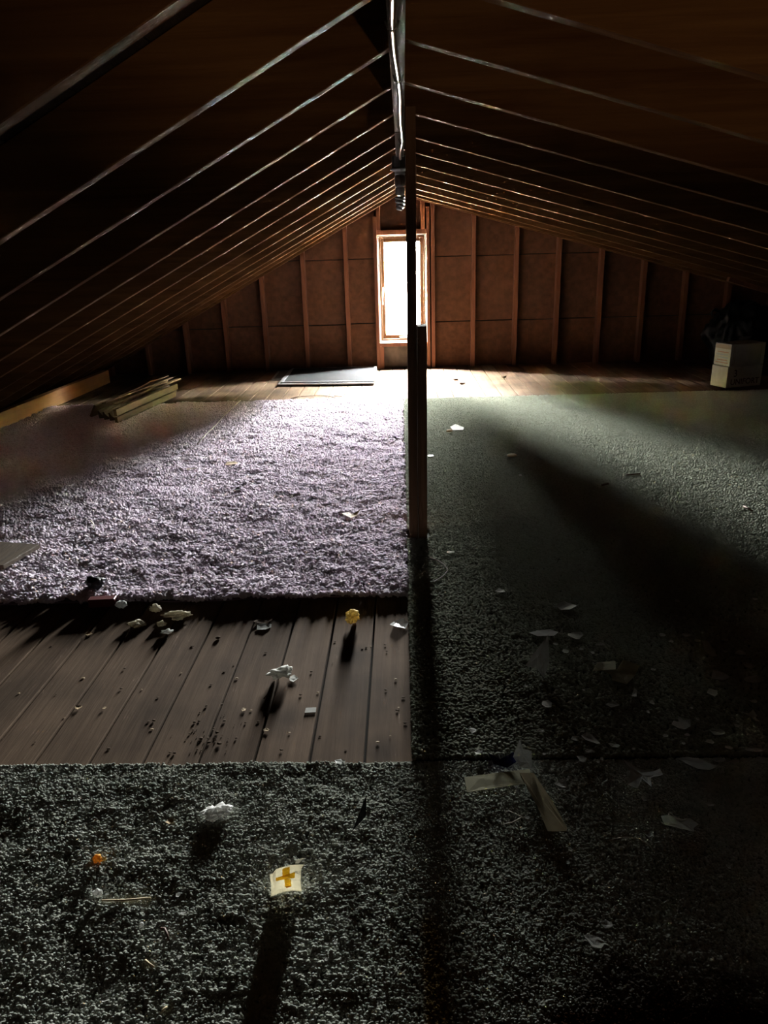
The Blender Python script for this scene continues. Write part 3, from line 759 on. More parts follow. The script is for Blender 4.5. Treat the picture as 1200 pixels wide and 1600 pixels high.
def screen(label, c4, z, t, mat):
    """a flat insect screen: four frame bars and the mesh"""
    c = [Vector((x, y, 0)) for x, y in c4]
    ctr = sum(c, Vector()) / 4
    e = empty('window_screen', (ctr.x, ctr.y, z), label, 'window screen', 'aluminium window screens stacked on the floor')
    ins = [p + (ctr - p) * 0.055 for p in c]
    fr = MB()
    v = []
    for (dz, ps) in ((0, c), (0, ins), (t, c), (t, ins)):
        v += [(p.x, p.y, z + dz) for p in ps]
    f = []
    for i in range(4):
        j = (i + 1) % 4
        f += [(i, j, 4 + j, 4 + i), (8 + i, 12 + i, 12 + j, 8 + j), (i, 8 + i, 8 + j, j), (4 + i, 4 + j, 12 + j, 12 + i)]
    fr.add(v, f).build('frame', M['alu'], e, bevel=0.0015)
    ms = MB(); ms.add([(p.x, p.y, z + t * 0.55) for p in ins] + [(p.x, p.y, z + t * 0.75) for p in ins],
                      [(3, 2, 1, 0), (4, 5, 6, 7)] + [(i, (i + 1) % 4, (i + 1) % 4 + 4, i + 4) for i in range(4)])
    ms.build('mesh', M[mat], e)
    return e
screen('dark meshed screen lowest in the stack, sticking out at the left', [(-1.20, 6.72), (-0.42, 6.66), (-0.44, 7.22), (-1.22, 7.24)], 0.0010, 0.010, 'mesh_dark')
screen('middle screen of the stack, its frame edge showing under the top one', [(-1.085, 6.37), (-0.245, 6.31), (-0.262, 7.20), (-1.10, 7.23)], 0.0118, 0.011, 'mesh')
screen('topmost grey meshed screen with a bright frame by the window', [(-1.060, 6.40), (-0.232, 6.345), (-0.250, 7.225), (-1.080, 7.235)], 0.0236, 0.011, 'mesh')

def carton(label, A, ang, w, d, z0, h, seed):
    """closed carton: A is the front left bottom corner; walls, four top flaps with a seam"""
    e = empty('carton', (A[0], A[1], z0), label, 'box', 'white cartons stacked at the right', rz=ang)
    def P(m, nm, mat, **k):
        me = m.build(nm, mat, None, origin=(0, 0, 0), **k); me.parent = e; return me
    P(MB().box((0, 0, 0.0), (w, d, h - 0.003)), 'body', M['carton'], bevel=0.003)
    P(MB().box((0.002, 0.001, h - 0.003), (w - 0.002, d / 2 - 0.0015, h)), 'flap', M['carton'])
    P(MB().box((0.002, d / 2 + 0.0015, h - 0.003), (w - 0.002, d - 0.001, h + 0.001)), 'flap', M['carton'])
    return e, P
CA = math.atan2(0.101, 0.312)
low, P = carton('lower white carton with brown lettering at the right', (2.486, 5.722), CA, 0.325, 0.175, 0.004, 0.160, 1)
def lettering(P, body, size, x, z, squash=1.0, bold=0.0):
    cu = bpy.data.curves.new('letters', 'FONT'); cu.body = body; cu.size = size; cu.extrude = 0.0006; cu.offset = bold
    ob = bpy.data.objects.new('letters', cu); COL.objects.link(ob)
    dg = bpy.context.evaluated_depsgraph_get()
    me = bpy.data.meshes.new_from_object(ob.evaluated_get(dg))
    COL.objects.unlink(ob); bpy.data.objects.remove(ob); bpy.data.curves.remove(cu)
    me.transform(Matrix.Translation((x, -0.0006, z)) @ Matrix.Rotation(math.pi / 2, 4, 'X') @ Matrix.Scale(squash, 4, (1, 0, 0)))
    me.materials.clear(); me.materials.append(M['ink'])
    return me
for body, size, x, z, sq in (('UNIFORT', 0.062, 0.036, 0.022, 1.02), ('3', 0.075, 0.058, 0.083, 0.95)):
    o = link('printed_lettering', lettering(P, body, size, x, z, sq, 0.0006), None); o.parent = low
top, P2 = carton('upper white carton with a printed side, topmost of the stack', (2.498, 5.734), CA + 0.02, 0.325, 0.170, 0.1665, 0.165, 2)
# printed side of the upper carton: tan band, lines of faded print
P2(MB().box((-0.0008, 0.006, 0.128), (0.0, 0.164, 0.160)), 'printed_band', M['carton_tape'])
for k in range(5):
    P2(MB().box((-0.0008, 0.02 + 0.01 * (k % 2), 0.020 + 0.020 * k), (0.0, 0.15 - 0.012 * (k % 3), 0.026 + 0.020 * k)), 'printed_line', M['ink_blue' if k in (2, 3) else 'ink_red'])
for xx in (0.028, 0.040, 0.285):
    P2(MB().box((xx, -0.0006, 0.01), (xx + 0.003, 0.0, 0.155)), 'printed_line', M['carton_tape'])

bag_m = bmesh.new()
bmesh.ops.create_icosphere(bag_m, subdivisions=5, radius=1.0)
for v in bag_m.verts:
    p = v.co.copy()
    q = Vector((p.x * 0.30, p.y * 0.24, p.z * 0.31))
    fold = mnoise.fractal(Vector((p.x * 2.2, p.y * 2.2, p.z * 1.3 + 4)), 0.9, 2.1, 5) * 0.075 - abs(mnoise.noise(Vector((p.x * 3.2, p.y * 3.2, p.z * 1.2)))) * 0.09
    q += p * fold
    if p.z > 0.55: q.x *= 1 - 0.5 * (p.z - 0.55); q.y *= 1 - 0.5 * (p.z - 0.55)
    q.z = max(q.z, -0.295)
    v.co = q
me = bpy.data.meshes.new('plastic_sack'); bag_m.to_mesh(me); bag_m.free()
bag = link('plastic_sack', me, M['black_plastic'], None, True, (2.90, 6.52, 0.298))
tag(bag, 'bulky crumpled black plastic sack standing behind the white cartons', 'sack')
kn = MB().tube([(2.66, 6.36, .47), (2.61, 6.30, .53), (2.56, 6.28, .55), (2.54, 6.28, .53), (2.55, 6.285, .49)], [.02, .014, .012, .010, .006], 6).build('tied_corner', M['black_plastic'], bag, True)
rod = MB().bar((2.645, 6.29, 0.785), (3.05, 6.36, 0.665), 0.034, 0.034).build('wood_rod', M['stud'], origin=(2.85, 6.3, 0.72))
tag(rod, 'short reddish wooden batten nailed under the rafters above the black sack', 'batten')
bd = MB().hexa([(2.70, 6.13, 0.002), (3.30, 5.93, 0.002), (3.34, 6.04, 0.002), (2.74, 6.24, 0.002), (2.70, 6.13, 0.022), (3.30, 5.93, 0.022), (3.34, 6.04, 0.022), (2.74, 6.24, 0.022)]).build('loose_board', M['beam'], bevel=0.002, origin=(2.97, 6.15, 0))
tag(bd, 'loose tan board lying on the floor behind the white cartons', 'board')
rl = MB().tube([(3.03, 5.80, 0.01), (3.035, 5.81, 0.25), (3.04, 5.82, 0.40)], [.05, .055, .04], 12).build('paper_roll', M['carton'], smooth=True, origin=(3.03, 5.8, 0.0))
tag(rl, 'pale upright roll at the right edge beside the black sack', 'roll')

lb = MB().hexa([(-1.95, 2.28, 0.03), (-1.437, 2.385, 0.03), (-1.40, 2.585, 0.03), (-1.93, 2.70, 0.03), (-1.95, 2.28, 0.048), (-1.437, 2.385, 0.048), (-1.40, 2.585, 0.048), (-1.93, 2.70, 0.048)]).build('loose_board', M['lath_dark'], bevel=0.002, origin=(-1.7, 2.48, 0.03))
tag(lb, 'dark greenish board end lying on the mauve carpet at the left edge', 'board')

# ------------------------------------------------------------------ litter
def flake(name, label, cat, x, y, wx, dy, mat, z=0.016, seed=0, pts=None, curl=0.3, rz=None, lift=0.0, group=None, thick=0.0007, tilt=0.0):
    """a torn scrap: irregular outline, curled, with real thickness; wx, dy = its extent in metres"""
    r = random.Random(seed * 7919 + 13)
    if pts is None:
        k = r.choice((5, 6, 7)); a0 = r.random() * 6
        pts = []
        for i in range(k):
            a = a0 + 2 * math.pi * i / k + (r.random() - .5) * 0.6
            q = 0.62 + 0.38 * r.random()
            pts.append((math.cos(a) * q * 0.5, math.sin(a) * q * 0.5))
    # grid-free: fan with an inner ring so that the scrap can bend
    n = len(pts); ca, sa = (math.cos(rz), math.sin(rz)) if rz else (1, 0)
    ax = r.random() * math.pi if curl else 0
    s = max(wx, dy)
    def bend(px, py):
        X_, Y_ = px * wx, py * dy
        if rz: X_, Y_ = X_ * ca - Y_ * sa, X_ * sa + Y_ * ca
        t = (X_ * math.cos(ax) + Y_ * math.sin(ax)) / (s + 1e-9)
        return (X_, Y_, curl * s * t * t * 1.6 + lift * (py + 0.5) * dy + tilt * (px + .5) * wx + (r.random() - .5) * min(0.04 * s, 0.0014) * (1 if curl else 0))
    v = [bend(0, 0)] + [bend(px * .55, py * .55) for px, py in pts] + [bend(px, py) for px, py in pts]
    zmin = min(p[2] for p in v); v = [(a, b, c - zmin) for a, b, c in v]
    m = 2 * n + 1
    V = v + [(a, b, c + thick) for a, b, c in v]
    F = []
    for i in range(n):
        j = (i + 1) % n
        F += [(0, 1 + j, 1 + i), (1 + i, 1 + j, 1 + n + j, 1 + n + i),
              (m, m + 1 + i, m + 1 + j), (m + 1 + i, m + 1 + n + i, m + 1 + n + j, m + 1 + j), (1 + n + i, 1 + n + j, m + 1 + n + j, m + 1 + n + i)]
    me = bpy.data.meshes.new(name); me.from_pydata(V, [], F)
    o = link(name, me, M[mat], None, False, (x, y, z))
    return tag(o, label, cat, group)

def lump(name, label, cat, x, y, s, mat, z=0.014, seed=0, rough=0.5, sub=3, group=None):
    """a torn crumb of foam, plaster or dirt"""
    bm = bmesh.new(); bmesh.ops.create_icosphere(bm, subdivisions=sub, radius=0.5)
    off = Vector((seed * 3.1, seed * 1.7, seed * 0.9))
    zm = 1
    for v in bm.verts:
        p = v.co.copy()
        d = 1 + rough * (mnoise.noise(p * 3.2 + off) + 0.6 * mnoise.noise(p * 7.5 + off))
        v.co = Vector((p.x * s[0] * d, p.y * s[1] * d, p.z * s[2] * d))
        zm = min(zm, v.co.z)
    for v in bm.verts: v.co.z = max(v.co.z - zm, 0.0)
    me = bpy.data.meshes.new(name); bm.to_mesh(me); bm.free()
    return tag(link(name, me, M[mat], None, sub > 1, (x, y, z)), label, cat, group)

def strand(name, label, cat, pts, rad, mat, z=0.016, n=5):
    P_ = [(a, b, z + (c if c else 0)) for a, b, c in pts]
    o = MB().tube(P_, rad, n).build(name, M[mat], smooth=True, origin=P_[0])
    return tag(o, label, cat)
ZS = 0.0180   # top of the sage pile
ZP = 0.027    # top of the mauve pile
ZN = 0.0185   # top of the grey shag

# --- paper, plastic and tape on the right-hand carpet, far to near
flake('paper_label', 'white rounded paper label lying on the bright sage carpet right of the post', 'paper', 0.337, 4.529, 0.1189, 0.1966, 'paper', ZS, 1, curl=0.05)
lump('wood_chip', 'tan square wood chip in front of the white label', 'wood chip', 0.278, 4.413, (.040, .036, .016), 'tan', ZS, 2, 0.15, 2)
lump('wood_chip', 'flat tan wood chip beside the dark wedge of shade on the sage carpet', 'wood chip', 0.574, 3.813, (.055, .06, .012), 'tan', ZS, 3, 0.2, 2)
flake('dark_scrap', 'short black scrap close to the right side of the post', 'scrap', 0.143, 3.865, 0.0379, 0.0467, 'black', ZS, 4, curl=0.1)
flake('paper_scrap', 'tiny white scrap on the lit carpet right of the post, below the wood chip', 'paper', 0.563, 3.454, 0.0214, 0.0434, 'paper', ZS, 5)
strand('nail', 'rusty nail lying on the sage carpet left of the other two nails', 'nail', [(1.064, 3.424, 0.0), (1.103, 3.432, 0.001), (1.136, 3.440, 0.0)], 0.0035, 'rust', ZS)
strand('nail', 'rusty nail lying on the sage carpet nearest the dark wedge of shade', 'nail', [(0.908, 3.270, 0.0), (0.942, 3.287, 0.002)], 0.005, 'rust', ZS)
strand('nail', 'bent rusty nail lying on the sage carpet at the far right', 'nail', [(1.410, 2.935, 0.0), (1.411, 2.902, 0.004), (1.419, 2.877, 0.0)], 0.0035, 'rust', ZS)
strand('thread', 'dark curved thread looping on the sage carpet at the foot of the post', 'thread', [(0.076, 2.458, 0.0), (0.107, 2.427, 0.001), (0.132, 2.380, 0.001), (0.142, 2.335, 0.0), (0.122, 2.283, 0.001), (0.090, 2.243, 0.0), (0.060, 2.229, 0.0)], 0.0013, 'rust', ZS)
flake('paper_scrap', 'narrow white scrap on the sage carpet just right of the foot of the post', 'paper', 0.159, 2.496, 0.0349, 0.0244, 'paper', ZS, 6, curl=0.1)
flake('paper_scrap', 'grey white scrap alone on the sage carpet right of the post shadow', 'paper', 0.300, 2.160, 0.0409, 0.0379, 'paper', ZS, 7)
flake('paper_scrap', 'crumpled pair of grey scraps right of the lone grey white scrap', 'paper', 0.486, 2.039, 0.0695, 0.0643, 'paper', ZS, 8, curl=0.35)
flake('plaster_flake', 'long flat grey plaster flake above the clear plastic shard', 'plaster flake', 0.388, 1.878, 0.0831, 0.0411, 'paper', ZS, 9, pts=[(-.5, 0), (-.2, .4), (.25, .45), (.5, .05), (.3, -.4), (-.25, -.45)], curl=0.05)
flake('plaster_flake', 'curled grey plaster flake right of the long flat one', 'plaster flake', 0.472, 1.856, 0.0463, 0.0585, 'paper', ZS, 10, curl=0.4)
flake('plaster_flake', 'narrow grey flake right of the curled plaster flake', 'plaster flake', 0.528, 1.808, 0.0330, 0.0210, 'paper_grey', ZS, 11)
flake('plastic_shard', 'triangular shard of clear plastic film standing up on the sage carpet', 'plastic', 0.339, 1.703, 0.0734, 0.1207, 'film', ZS, 12, pts=[(-.5, -.2), (-.15, .05), (.5, .5), (.38, -.1), (.08, -.5), (-.12, -.28)], curl=0.1, lift=0.5)
flake('folded_paper', 'yellowed folded sheet of paper with a raised crease', 'paper', 0.538, 1.657, 0.1163, 0.0968, 'paper_yellow', ZS, 13, pts=[(-.5, .25), (-.33, .45), (-.02, .12), (.2, .48), (.5, .2), (.33, -.12), (.05, -.5), (-.22, -.35), (-.2, -.08)], curl=0.12, lift=0.12)
flake('folded_paper', 'dark upright flap of paper leaning at the left of the yellowed folded sheet', 'paper', 0.507, 1.679, 0.0622, 0.0495, 'paper_yellow', ZS, 14, pts=[(-.5, -.1), (-.2, .5), (.5, .3), (.35, -.5)], curl=0.05, tilt=0.25)
flake('paper_scrap', 'small white curl right below the yellowed folded sheet', 'paper', 0.549, 1.566, 0.0216, 0.0358, 'paper', ZS, 15, pts=[(-.5, -.4), (-.1, .1), (.3, .5), (.5, .3), (.2, -.3), (-.2, -.5)])
flake('plaster_flake', 'white torn flake on the sage carpet below the clear plastic shard', 'plaster flake', 0.331, 1.528, 0.0366, 0.0452, 'paper', ZS, 16, curl=0.25)
flake('plaster_flake', 'flat grey flake right of the white torn flake', 'plaster flake', 0.483, 1.519, 0.0407, 0.0289, 'paper_grey', ZS, 17)
flake('plaster_flake', 'half round white flake below the small white curl', 'plaster flake', 0.580, 1.527, 0.0151, 0.0212, 'paper', ZS, 18)
flake('plaster_flake', 'leaf shaped grey flake in the shaded middle of the right carpet', 'plaster flake', 0.620, 1.447, 0.0490, 0.0533, 'paper_grey', ZS, 19, pts=[(-.5, -.2), (-.3, .1), (-.1, .0), (.05, .5), (.2, .2), (.5, .15), (.35, -.3), (.0, -.5), (-.25, -.45)], curl=0.15)
flake('plaster_flake', 'pale notched scrap at the right edge below the plastic heap', 'plaster flake', 0.788, 1.464, 0.0289, 0.0418, 'paper', ZS, 20, pts=[(-.5, .45), (0, .3), (.4, .5), (.5, .1), (.25, -.1), (.3, -.5), (.05, -.4), (.0, .05)], curl=0.3)
flake('plaster_flake', 'white chip right of the post shadow near the front edge of the sage carpet', 'plaster flake', 0.143, 1.426, 0.0218, 0.0239, 'paper', ZS, 21, curl=0.3)
flake('plaster_flake', 'white chip beside the front edge of the sage carpet, just left of the blue film', 'plaster flake', 0.148, 1.350, 0.0237, 0.0284, 'paper', ZS, 22)
flake('plaster_flake', 'small white chip halfway between the post shadow and the flake cluster', 'plaster flake', 0.296, 1.423, 0.0216, 0.0142, 'paper', ZS, 23)
flake('plaster_flake', 'largest white flake in the cluster behind the tape', 'plaster flake', 0.401, 1.390, 0.0353, 0.0411, 'paper', ZS, 24, pts=[(-.5, .3), (-.1, .5), (.2, .25), (.5, -.4), (.25, -.5), (-.35, -.1)])
flake('plaster_flake', 'small flake at the left end of the cluster behind the tape', 'plaster flake', 0.367, 1.393, 0.0226, 0.0252, 'paper', ZS, 25)
flake('plaster_flake', 'flat grey flake at the right end of the cluster behind the tape', 'plaster flake', 0.448, 1.367, 0.0333, 0.0222, 'paper_grey', ZS, 26)
flake('plaster_flake', 'white flake at the front of the cluster, on the seam between the carpets', 'plaster flake', 0.368, 1.323, 0.0271, 0.0274, 'paper', ZS, 27)
flake('plaster_flake', 'low white flake in the middle of the cluster behind the tape', 'plaster flake', 0.390, 1.348, 0.0248, 0.0152, 'paper', ZS, 28)
flake('plaster_flake', 'big flat leaf shaped grey flake on the seam between the carpets', 'plaster flake', 0.605, 1.304, 0.0770, 0.0452, 'paper_grey', ZS, 29, pts=[(-.5, .4), (-.2, .45), (.1, .35), (.3, .0), (.5, -.25), (.2, -.5), (-.1, -.42), (-.3, -.1)], curl=0.08)
flake('plaster_flake', 'white flake right of the big leaf shaped grey flake', 'plaster flake', 0.652, 1.314, 0.0320, 0.0249, 'paper_grey', ZS, 30)
flake('plaster_flake', 'thin white flake second to the right of the big leaf shaped flake', 'plaster flake', 0.681, 1.307, 0.0291, 0.0144, 'paper', ZS, 31)
flake('plastic_scrap', 'crumpled clear plastic heap among the flakes at the right', 'plastic', 0.784, 1.635, 0.0727, 0.0648, 'film', ZS, 32, curl=0.6)
flake('plaster_flake', 'upright grey flake behind the crumpled clear plastic heap', 'plaster flake', 0.808, 1.761, 0.0319, 0.0900, 'paper_grey', ZS, 33, curl=0.2, lift=0.25)
flake('plaster_flake', 'square grey flake at the right edge beside the plastic heap', 'plaster flake', 0.881, 1.687, 0.0388, 0.0465, 'paper_grey', ZS, 34)
flake('plaster_flake', 'broad dim grey flake at the right edge below the square one', 'plaster flake', 0.861, 1.621, 0.0688, 0.0464, 'paper_grey', ZS, 35, curl=0.1)
flake('plaster_flake', 'pale ragged flake below the crumpled clear plastic heap', 'plaster flake', 0.739, 1.564, 0.0367, 0.0357, 'paper', ZS, 36)
flake('plaster_flake', 'grey flake with a forked end, right of the leaf shaped grey flake', 'plaster flake', 0.688, 1.410, 0.0366, 0.0371, 'paper_grey', ZS, 37)
flake('plaster_flake', 'grey flake with a bright corner below the forked one', 'plaster flake', 0.659, 1.376, 0.0249, 0.0223, 'paper', ZS, 38)
flake('plaster_flake', 'grey flake near the seam at the right, above the thin white flake', 'plaster flake', 0.691, 1.354, 0.0259, 0.0174, 'paper', ZS, 39)
flake('plaster_flake', 'long thin grey sliver near the right edge above the seam', 'plaster flake', 0.741, 1.346, 0.0460, 0.0151, 'paper_grey', ZS, 40)
flake('plaster_flake', 'grey flake on the seam at the right edge of the picture', 'plaster flake', 0.739, 1.312, 0.0371, 0.0248, 'paper_grey', ZS, 41)
flake('plaster_flake', 'white curl at the far back of the flakes on the right', 'plaster flake', 0.830, 2.065, 0.0192, 0.0262, 'paper', ZS, 42)
flake('plaster_flake', 'small grey flake in a row at the back of the flakes on the right', 'plaster flake', 0.715, 1.856, 0.0247, 0.0255, 'paper', ZS, 43)
flake('plaster_flake', 'small pale flake right of the back row, over the upright grey flake', 'plaster flake', 0.780, 1.853, 0.0316, 0.0291, 'paper_grey', ZS, 44)
flake('plaster_flake', 'white flake at the right end of the back row of flakes', 'plaster flake', 0.888, 1.749, 0.0366, 0.0296, 'paper', ZS, 45)
_sp = [(0.811, 1.952, 0.0165, 0.0159), (0.726, 1.819, 0.0173, 0.0176), (0.800, 1.820, 0.0207, 0.0176), (0.874, 1.821, 0.0241, 0.0176), (1.069, 2.069, 0.0229, 0.0174), (0.631, 1.676, 0.0146, 0.0154), (0.490, 1.441, 0.0116, 0.0096), (0.408, 1.815, 0.0175, 0.0211), (0.427, 1.773, 0.0206, 0.0271), (0.472, 1.785, 0.0155, 0.0205), (0.498, 1.764, 0.0136, 0.0168), (0.570, 1.399, 0.0155, 0.0138), (0.600, 1.371, 0.0124, 0.0111), (0.617, 1.402, 0.0169, 0.0138), (0.486, 1.355, 0.0096, 0.0087), (0.501, 1.351, 0.0082, 0.0087), (0.409, 1.322, 0.0108, 0.0126), (0.398, 1.312, 0.0094, 0.0104), (0.315, 1.345, 0.0083, 0.0087), (0.289, 1.341, 0.0096, 0.0086), (0.663, 1.459, 0.0130, 0.0123), (0.740, 1.433, 0.0185, 0.0190), (0.666, 1.504, 0.0104, 0.0103), (0.822, 1.527, 0.0239, 0.0158), (0.382, 1.587, 0.0079, 0.0113), (0.432, 1.586, 0.0078, 0.0113), (0.293, 1.607, 0.0143, 0.0115), (0.570, 1.319, 0.0107, 0.0105), (0.850, 1.760, 0.0168, 0.0166), (0.560, 1.491, 0.0089, 0.0153)]
for _i, _q in enumerate(_sp):
    flake('paper_crumb', 'very small pale flake scattered among the litter on the sage carpet', 'paper', *_q, 'paper' if _i % 3 else 'paper_grey', ZS, 100 + _i, curl=0.25, group='tiny flakes on the sage carpet')

# --- near right
TP = flake('packing_tape', 'yellowed translucent tape strip lying crosswise on the seam', 'tape', 0.179, 1.249, 0.1388, 0.0697, 'tape', ZN+0.006, 50, pts=[(-.5, .15), (-.48, -.5), (0, -.3), (.5, -.1), (.5, .5), (0, .33)], curl=0.012)
flake('packing_tape', 'brown tape strip running toward the camera from the end of the yellowed strip', 'tape', 0.258, 1.188, 0.0652, 0.1649, 'tape_brown', ZN+0.006, 51, pts=[(-.5, .5), (-.05, .5), (.3, .0), (.5, -.45), (.45, -.5), (-.08, -.5), (-.2, -.1)], curl=0.012)
flake('blue_film', 'dark blue shiny scrap of film behind the tape strips', 'plastic', 0.196, 1.305, 0.0596, 0.0331, 'blue', ZN+0.006, 52, pts=[(-.5, .4), (-.1, .1), (.4, .5), (.5, -.2), (.1, -.5), (-.35, -.3)], curl=0.25, lift=0.3)
flake('plastic_scrap', 'crinkled clear plastic tip standing over the corner of the tape', 'plastic', 0.236, 1.306, 0.0406, 0.0539, 'film', ZN+0.010, 53, pts=[(-.5, -.1), (-.05, .5), (.1, .2), (.5, .1), (.4, -.5), (-.2, -.5)], curl=0.3, lift=0.6)
flake('paper_scrap', 'white splinter of paper hanging below the yellowed tape', 'paper', 0.214, 1.226, 0.0090, 0.0263, 'paper', ZN, 54, pts=[(-.4, .5), (.4, .5), (.1, -.5)], curl=0.05)
flake('plaster_flake', 'pale grey flake right of the brown tape', 'plaster flake', 0.304, 1.243, 0.0246, 0.0249, 'paper', ZN, 55, pts=[(-.5, .0), (-.1, .4), (.5, .5), (.45, -.4), (.1, -.5)])
strand('split_twig', 'pale split twig with three thin prongs below the tape', 'twig', [(0.174, 1.134, 0.0), (0.191, 1.135, 0.003), (0.201, 1.140, 0.004), (0.211, 1.149, 0.003), (0.220, 1.150, 0.0), (0.211, 1.149, 0.003), (0.201, 1.157, 0.003), (0.190, 1.166, 0.002), (0.183, 1.168, 0.0)], 0.0009, 'string', ZN)
flake('plaster_flake', 'small flake on the end of the split twig', 'plaster flake', 0.221, 1.150, 0.0135, 0.0136, 'paper', ZN, 56)
flake('plastic_scrap', 'star shaped crinkled clear plastic on the near edge of the right carpet', 'plastic', 0.478, 1.262, 0.0807, 0.0782, 'film', ZN+0.003, 57, pts=[(-.5, -.35), (-.3, .1), (-.42, .5), (-.05, .25), (.3, .15), (.5, .25), (.48, -.05), (.15, -.1), (.05, -.5), (-.1, -.05), (-.3, -.5)], curl=0.25)
flake('plaster_flake', 'large oblong white flake at the right of the near carpet', 'plaster flake', 0.508, 1.132, 0.0645, 0.0462, 'paper', ZN, 58, pts=[(-.48, .4), (-.2, .42), (.1, .2), (.32, .25), (.5, -.1), (.3, -.3), (.25, -.5), (-.1, -.35), (-.5, -.1)], curl=0.06)
flake('plaster_flake', 'square grey flake left below the large oblong white flake', 'plaster flake', 0.439, 1.105, 0.0223, 0.0239, 'paper_grey', ZN, 59)
flake('plaster_flake', 'pointed grey flake below the star shaped clear plastic', 'plaster flake', 0.461, 1.198, 0.0163, 0.0234, 'paper_grey', ZN, 60)
flake('plaster_flake', 'small pale flake between the star shaped plastic and the right edge', 'plaster flake', 0.581, 1.180, 0.0184, 0.0141, 'paper', ZN, 61)
flake('plaster_flake', 'lone white flake low on the near right carpet, left of centre there', 'plaster flake', 0.284, 0.878, 0.0320, 0.0262, 'paper', ZN, 62, pts=[(-.5, .4), (-.2, .5), (.25, .3), (.5, -.1), (.2, -.5), (-.2, -.35)], curl=0.06)
flake('plaster_flake', 'ragged white flake just above the lone white flake', 'plaster flake', 0.311, 0.909, 0.0246, 0.0168, 'paper', ZN, 63)
flake('paper_scrap', 'small white scrap lowest beside the lone white flake', 'paper', 0.327, 0.885, 0.0131, 0.0058, 'paper', ZN, 64)
strand('thread', 'long fine grey thread arching on the near right carpet', 'thread', [(0.363, 1.091, 0.0), (0.392, 1.097, 0.002), (0.418, 1.092, 0.002), (0.431, 1.076, 0.001), (0.438, 1.060, 0.0)], 0.0007, 'string', ZN)
flake('plaster_flake', 'small grey flake at the right edge of the post shadow, near the camera', 'plaster flake', 0.045, 1.090, 0.0131, 0.0142, 'paper_grey', ZN, 65)
flake('plaster_flake', 'tiny white crumb pair right of the post shadow, near the camera', 'plaster flake', 0.080, 1.051, 0.0104, 0.0119, 'paper', ZN, 66)
_sp = [(0.276, 1.038, 0.0090, 0.0116), (0.200, 1.018, 0.0112, 0.0099), (0.301, 1.017, 0.0134, 0.0071), (0.553, 1.026, 0.0100, 0.0128), (0.613, 1.093, 0.0069, 0.0078), (0.376, 1.148, 0.0109, 0.0102), (0.534, 1.155, 0.0109, 0.0085), (0.545, 1.179, 0.0148, 0.0088), (0.353, 0.988, 0.0076, 0.0081), (0.296, 1.289, 0.0080, 0.0101), (0.364, 1.223, 0.0077, 0.0093), (0.167, 1.142, 0.0098, 0.0101), (0.049, 0.944, 0.0096, 0.0064), (0.261, 0.931, 0.0105, 0.0075), (0.078, 0.927, 0.0074, 0.0062), (0.400, 0.888, 0.0100, 0.0081), (0.274, 0.837, 0.0048, 0.0064), (0.382, 0.969, 0.0086, 0.0066), (0.075, 1.239, 0.0078, 0.0096), (0.065, 1.291, 0.0068, 0.0122), (0.510, 0.968, 0.0085, 0.0078), (0.200, 0.910, 0.0082, 0.0060)]
for _i, _q in enumerate(_sp):
    flake('paper_crumb', 'very small pale flake scattered on the dark right part of the near carpet', 'paper', *_q, 'paper_grey' if _i % 3 else 'paper', ZN, 200 + _i, curl=0.2, group='tiny flakes on the near right carpet')

# --- near left: wrapper with an orange print, foam and crumbs
WB = (-0.219, 0.971)
wr = empty('bandage_wrapper', (WB[0], WB[1], 0.016), 'cream wrapper with an orange cross shaped print, standing up from the near carpet', 'wrapper')
def sheet(nx, nz, f, th):
    v = [f(i / nx, k / nz) for k in range(nz + 1) for i in range(nx + 1)]
    n = len(v); w = nx + 1
    V = v + [(x, y + th, z) for x, y, z in v]; F = []
    for k in range(nz):
        for i in range(nx):
            a = k * w + i
            F += [(a, a + 1, a + w + 1, a + w), (n + a, n + a + w, n + a + w + 1, n + a + 1)]
    for i in range(nx):
        F += [(i, n + i, n + i + 1, i + 1), (nz * w + i, nz * w + i + 1, n + nz * w + i + 1, n + nz * w + i)]
    for k in range(nz):
        F += [(k * w, (k + 1) * w, n + (k + 1) * w, n + k * w), (k * w + nx, n + k * w + nx, n + (k + 1) * w + nx, (k + 1) * w + nx)]
    return V, F
def wrap(u, v):      # u across, v up; a sheet that leans back a little and bows
    x = (u - 0.5) * 0.052 + 0.004 * (u - .4) * (v > 0.9) * 2 * (u > .75)
    z = v * 0.042 * (0.94 + 0.10 * u) + 0.004 * u * (1 - v)
    y = 0.020 * v + 0.006 * math.sin(u * 2.6) - 0.007 * (u < 0.12) * v + 0.004 * math.sin(v * 5 + u * 2)
    return (x, y, z)
V, F = sheet(12, 8, wrap, 0.0006)
MB().add(V, F).build('sheet', M['bandage'], None, origin=(0, 0, 0)).parent = wr
def onwrap(u0, u1, v0, v1, sk=0.0):
    f = lambda a, b: (lambda p: (p[0], p[1] - 0.0007, p[2]))(wrap(u0 + (u1 - u0) * a, min(.97, v0 + (v1 - v0) * b + sk * a)))
    return sheet(5, 3, f, 0.0005)
for nm, args, mt in (('orange_print', (0.16, 0.80, 0.50, 0.68, 0.12), 'orange'), ('orange_print', (0.38, 0.62, 0.66, 0.95, 0.04), 'orange'), ('orange_print', (0.44, 0.66, 0.17, 0.56, 0.0), 'orange'), ('brown_mark', (0.48, 0.64, 0.12, 0.18, 0.04), 'orange_dark')):
    V, F = onwrap(*args); MB().add(V, F).build(nm, M[mt], None, origin=(0, 0, 0)).parent = wr
flake('paper_scrap', 'torn pointed corner sticking out at the top right of the cream wrapper', 'paper', -0.198, 1.012, 0.0148, 0.0113, 'bandage', 0.052, 70, pts=[(-.5, -.4), (-.4, .3), (.5, .5), (-.1, -.5)], curl=0.0, tilt=0.1)
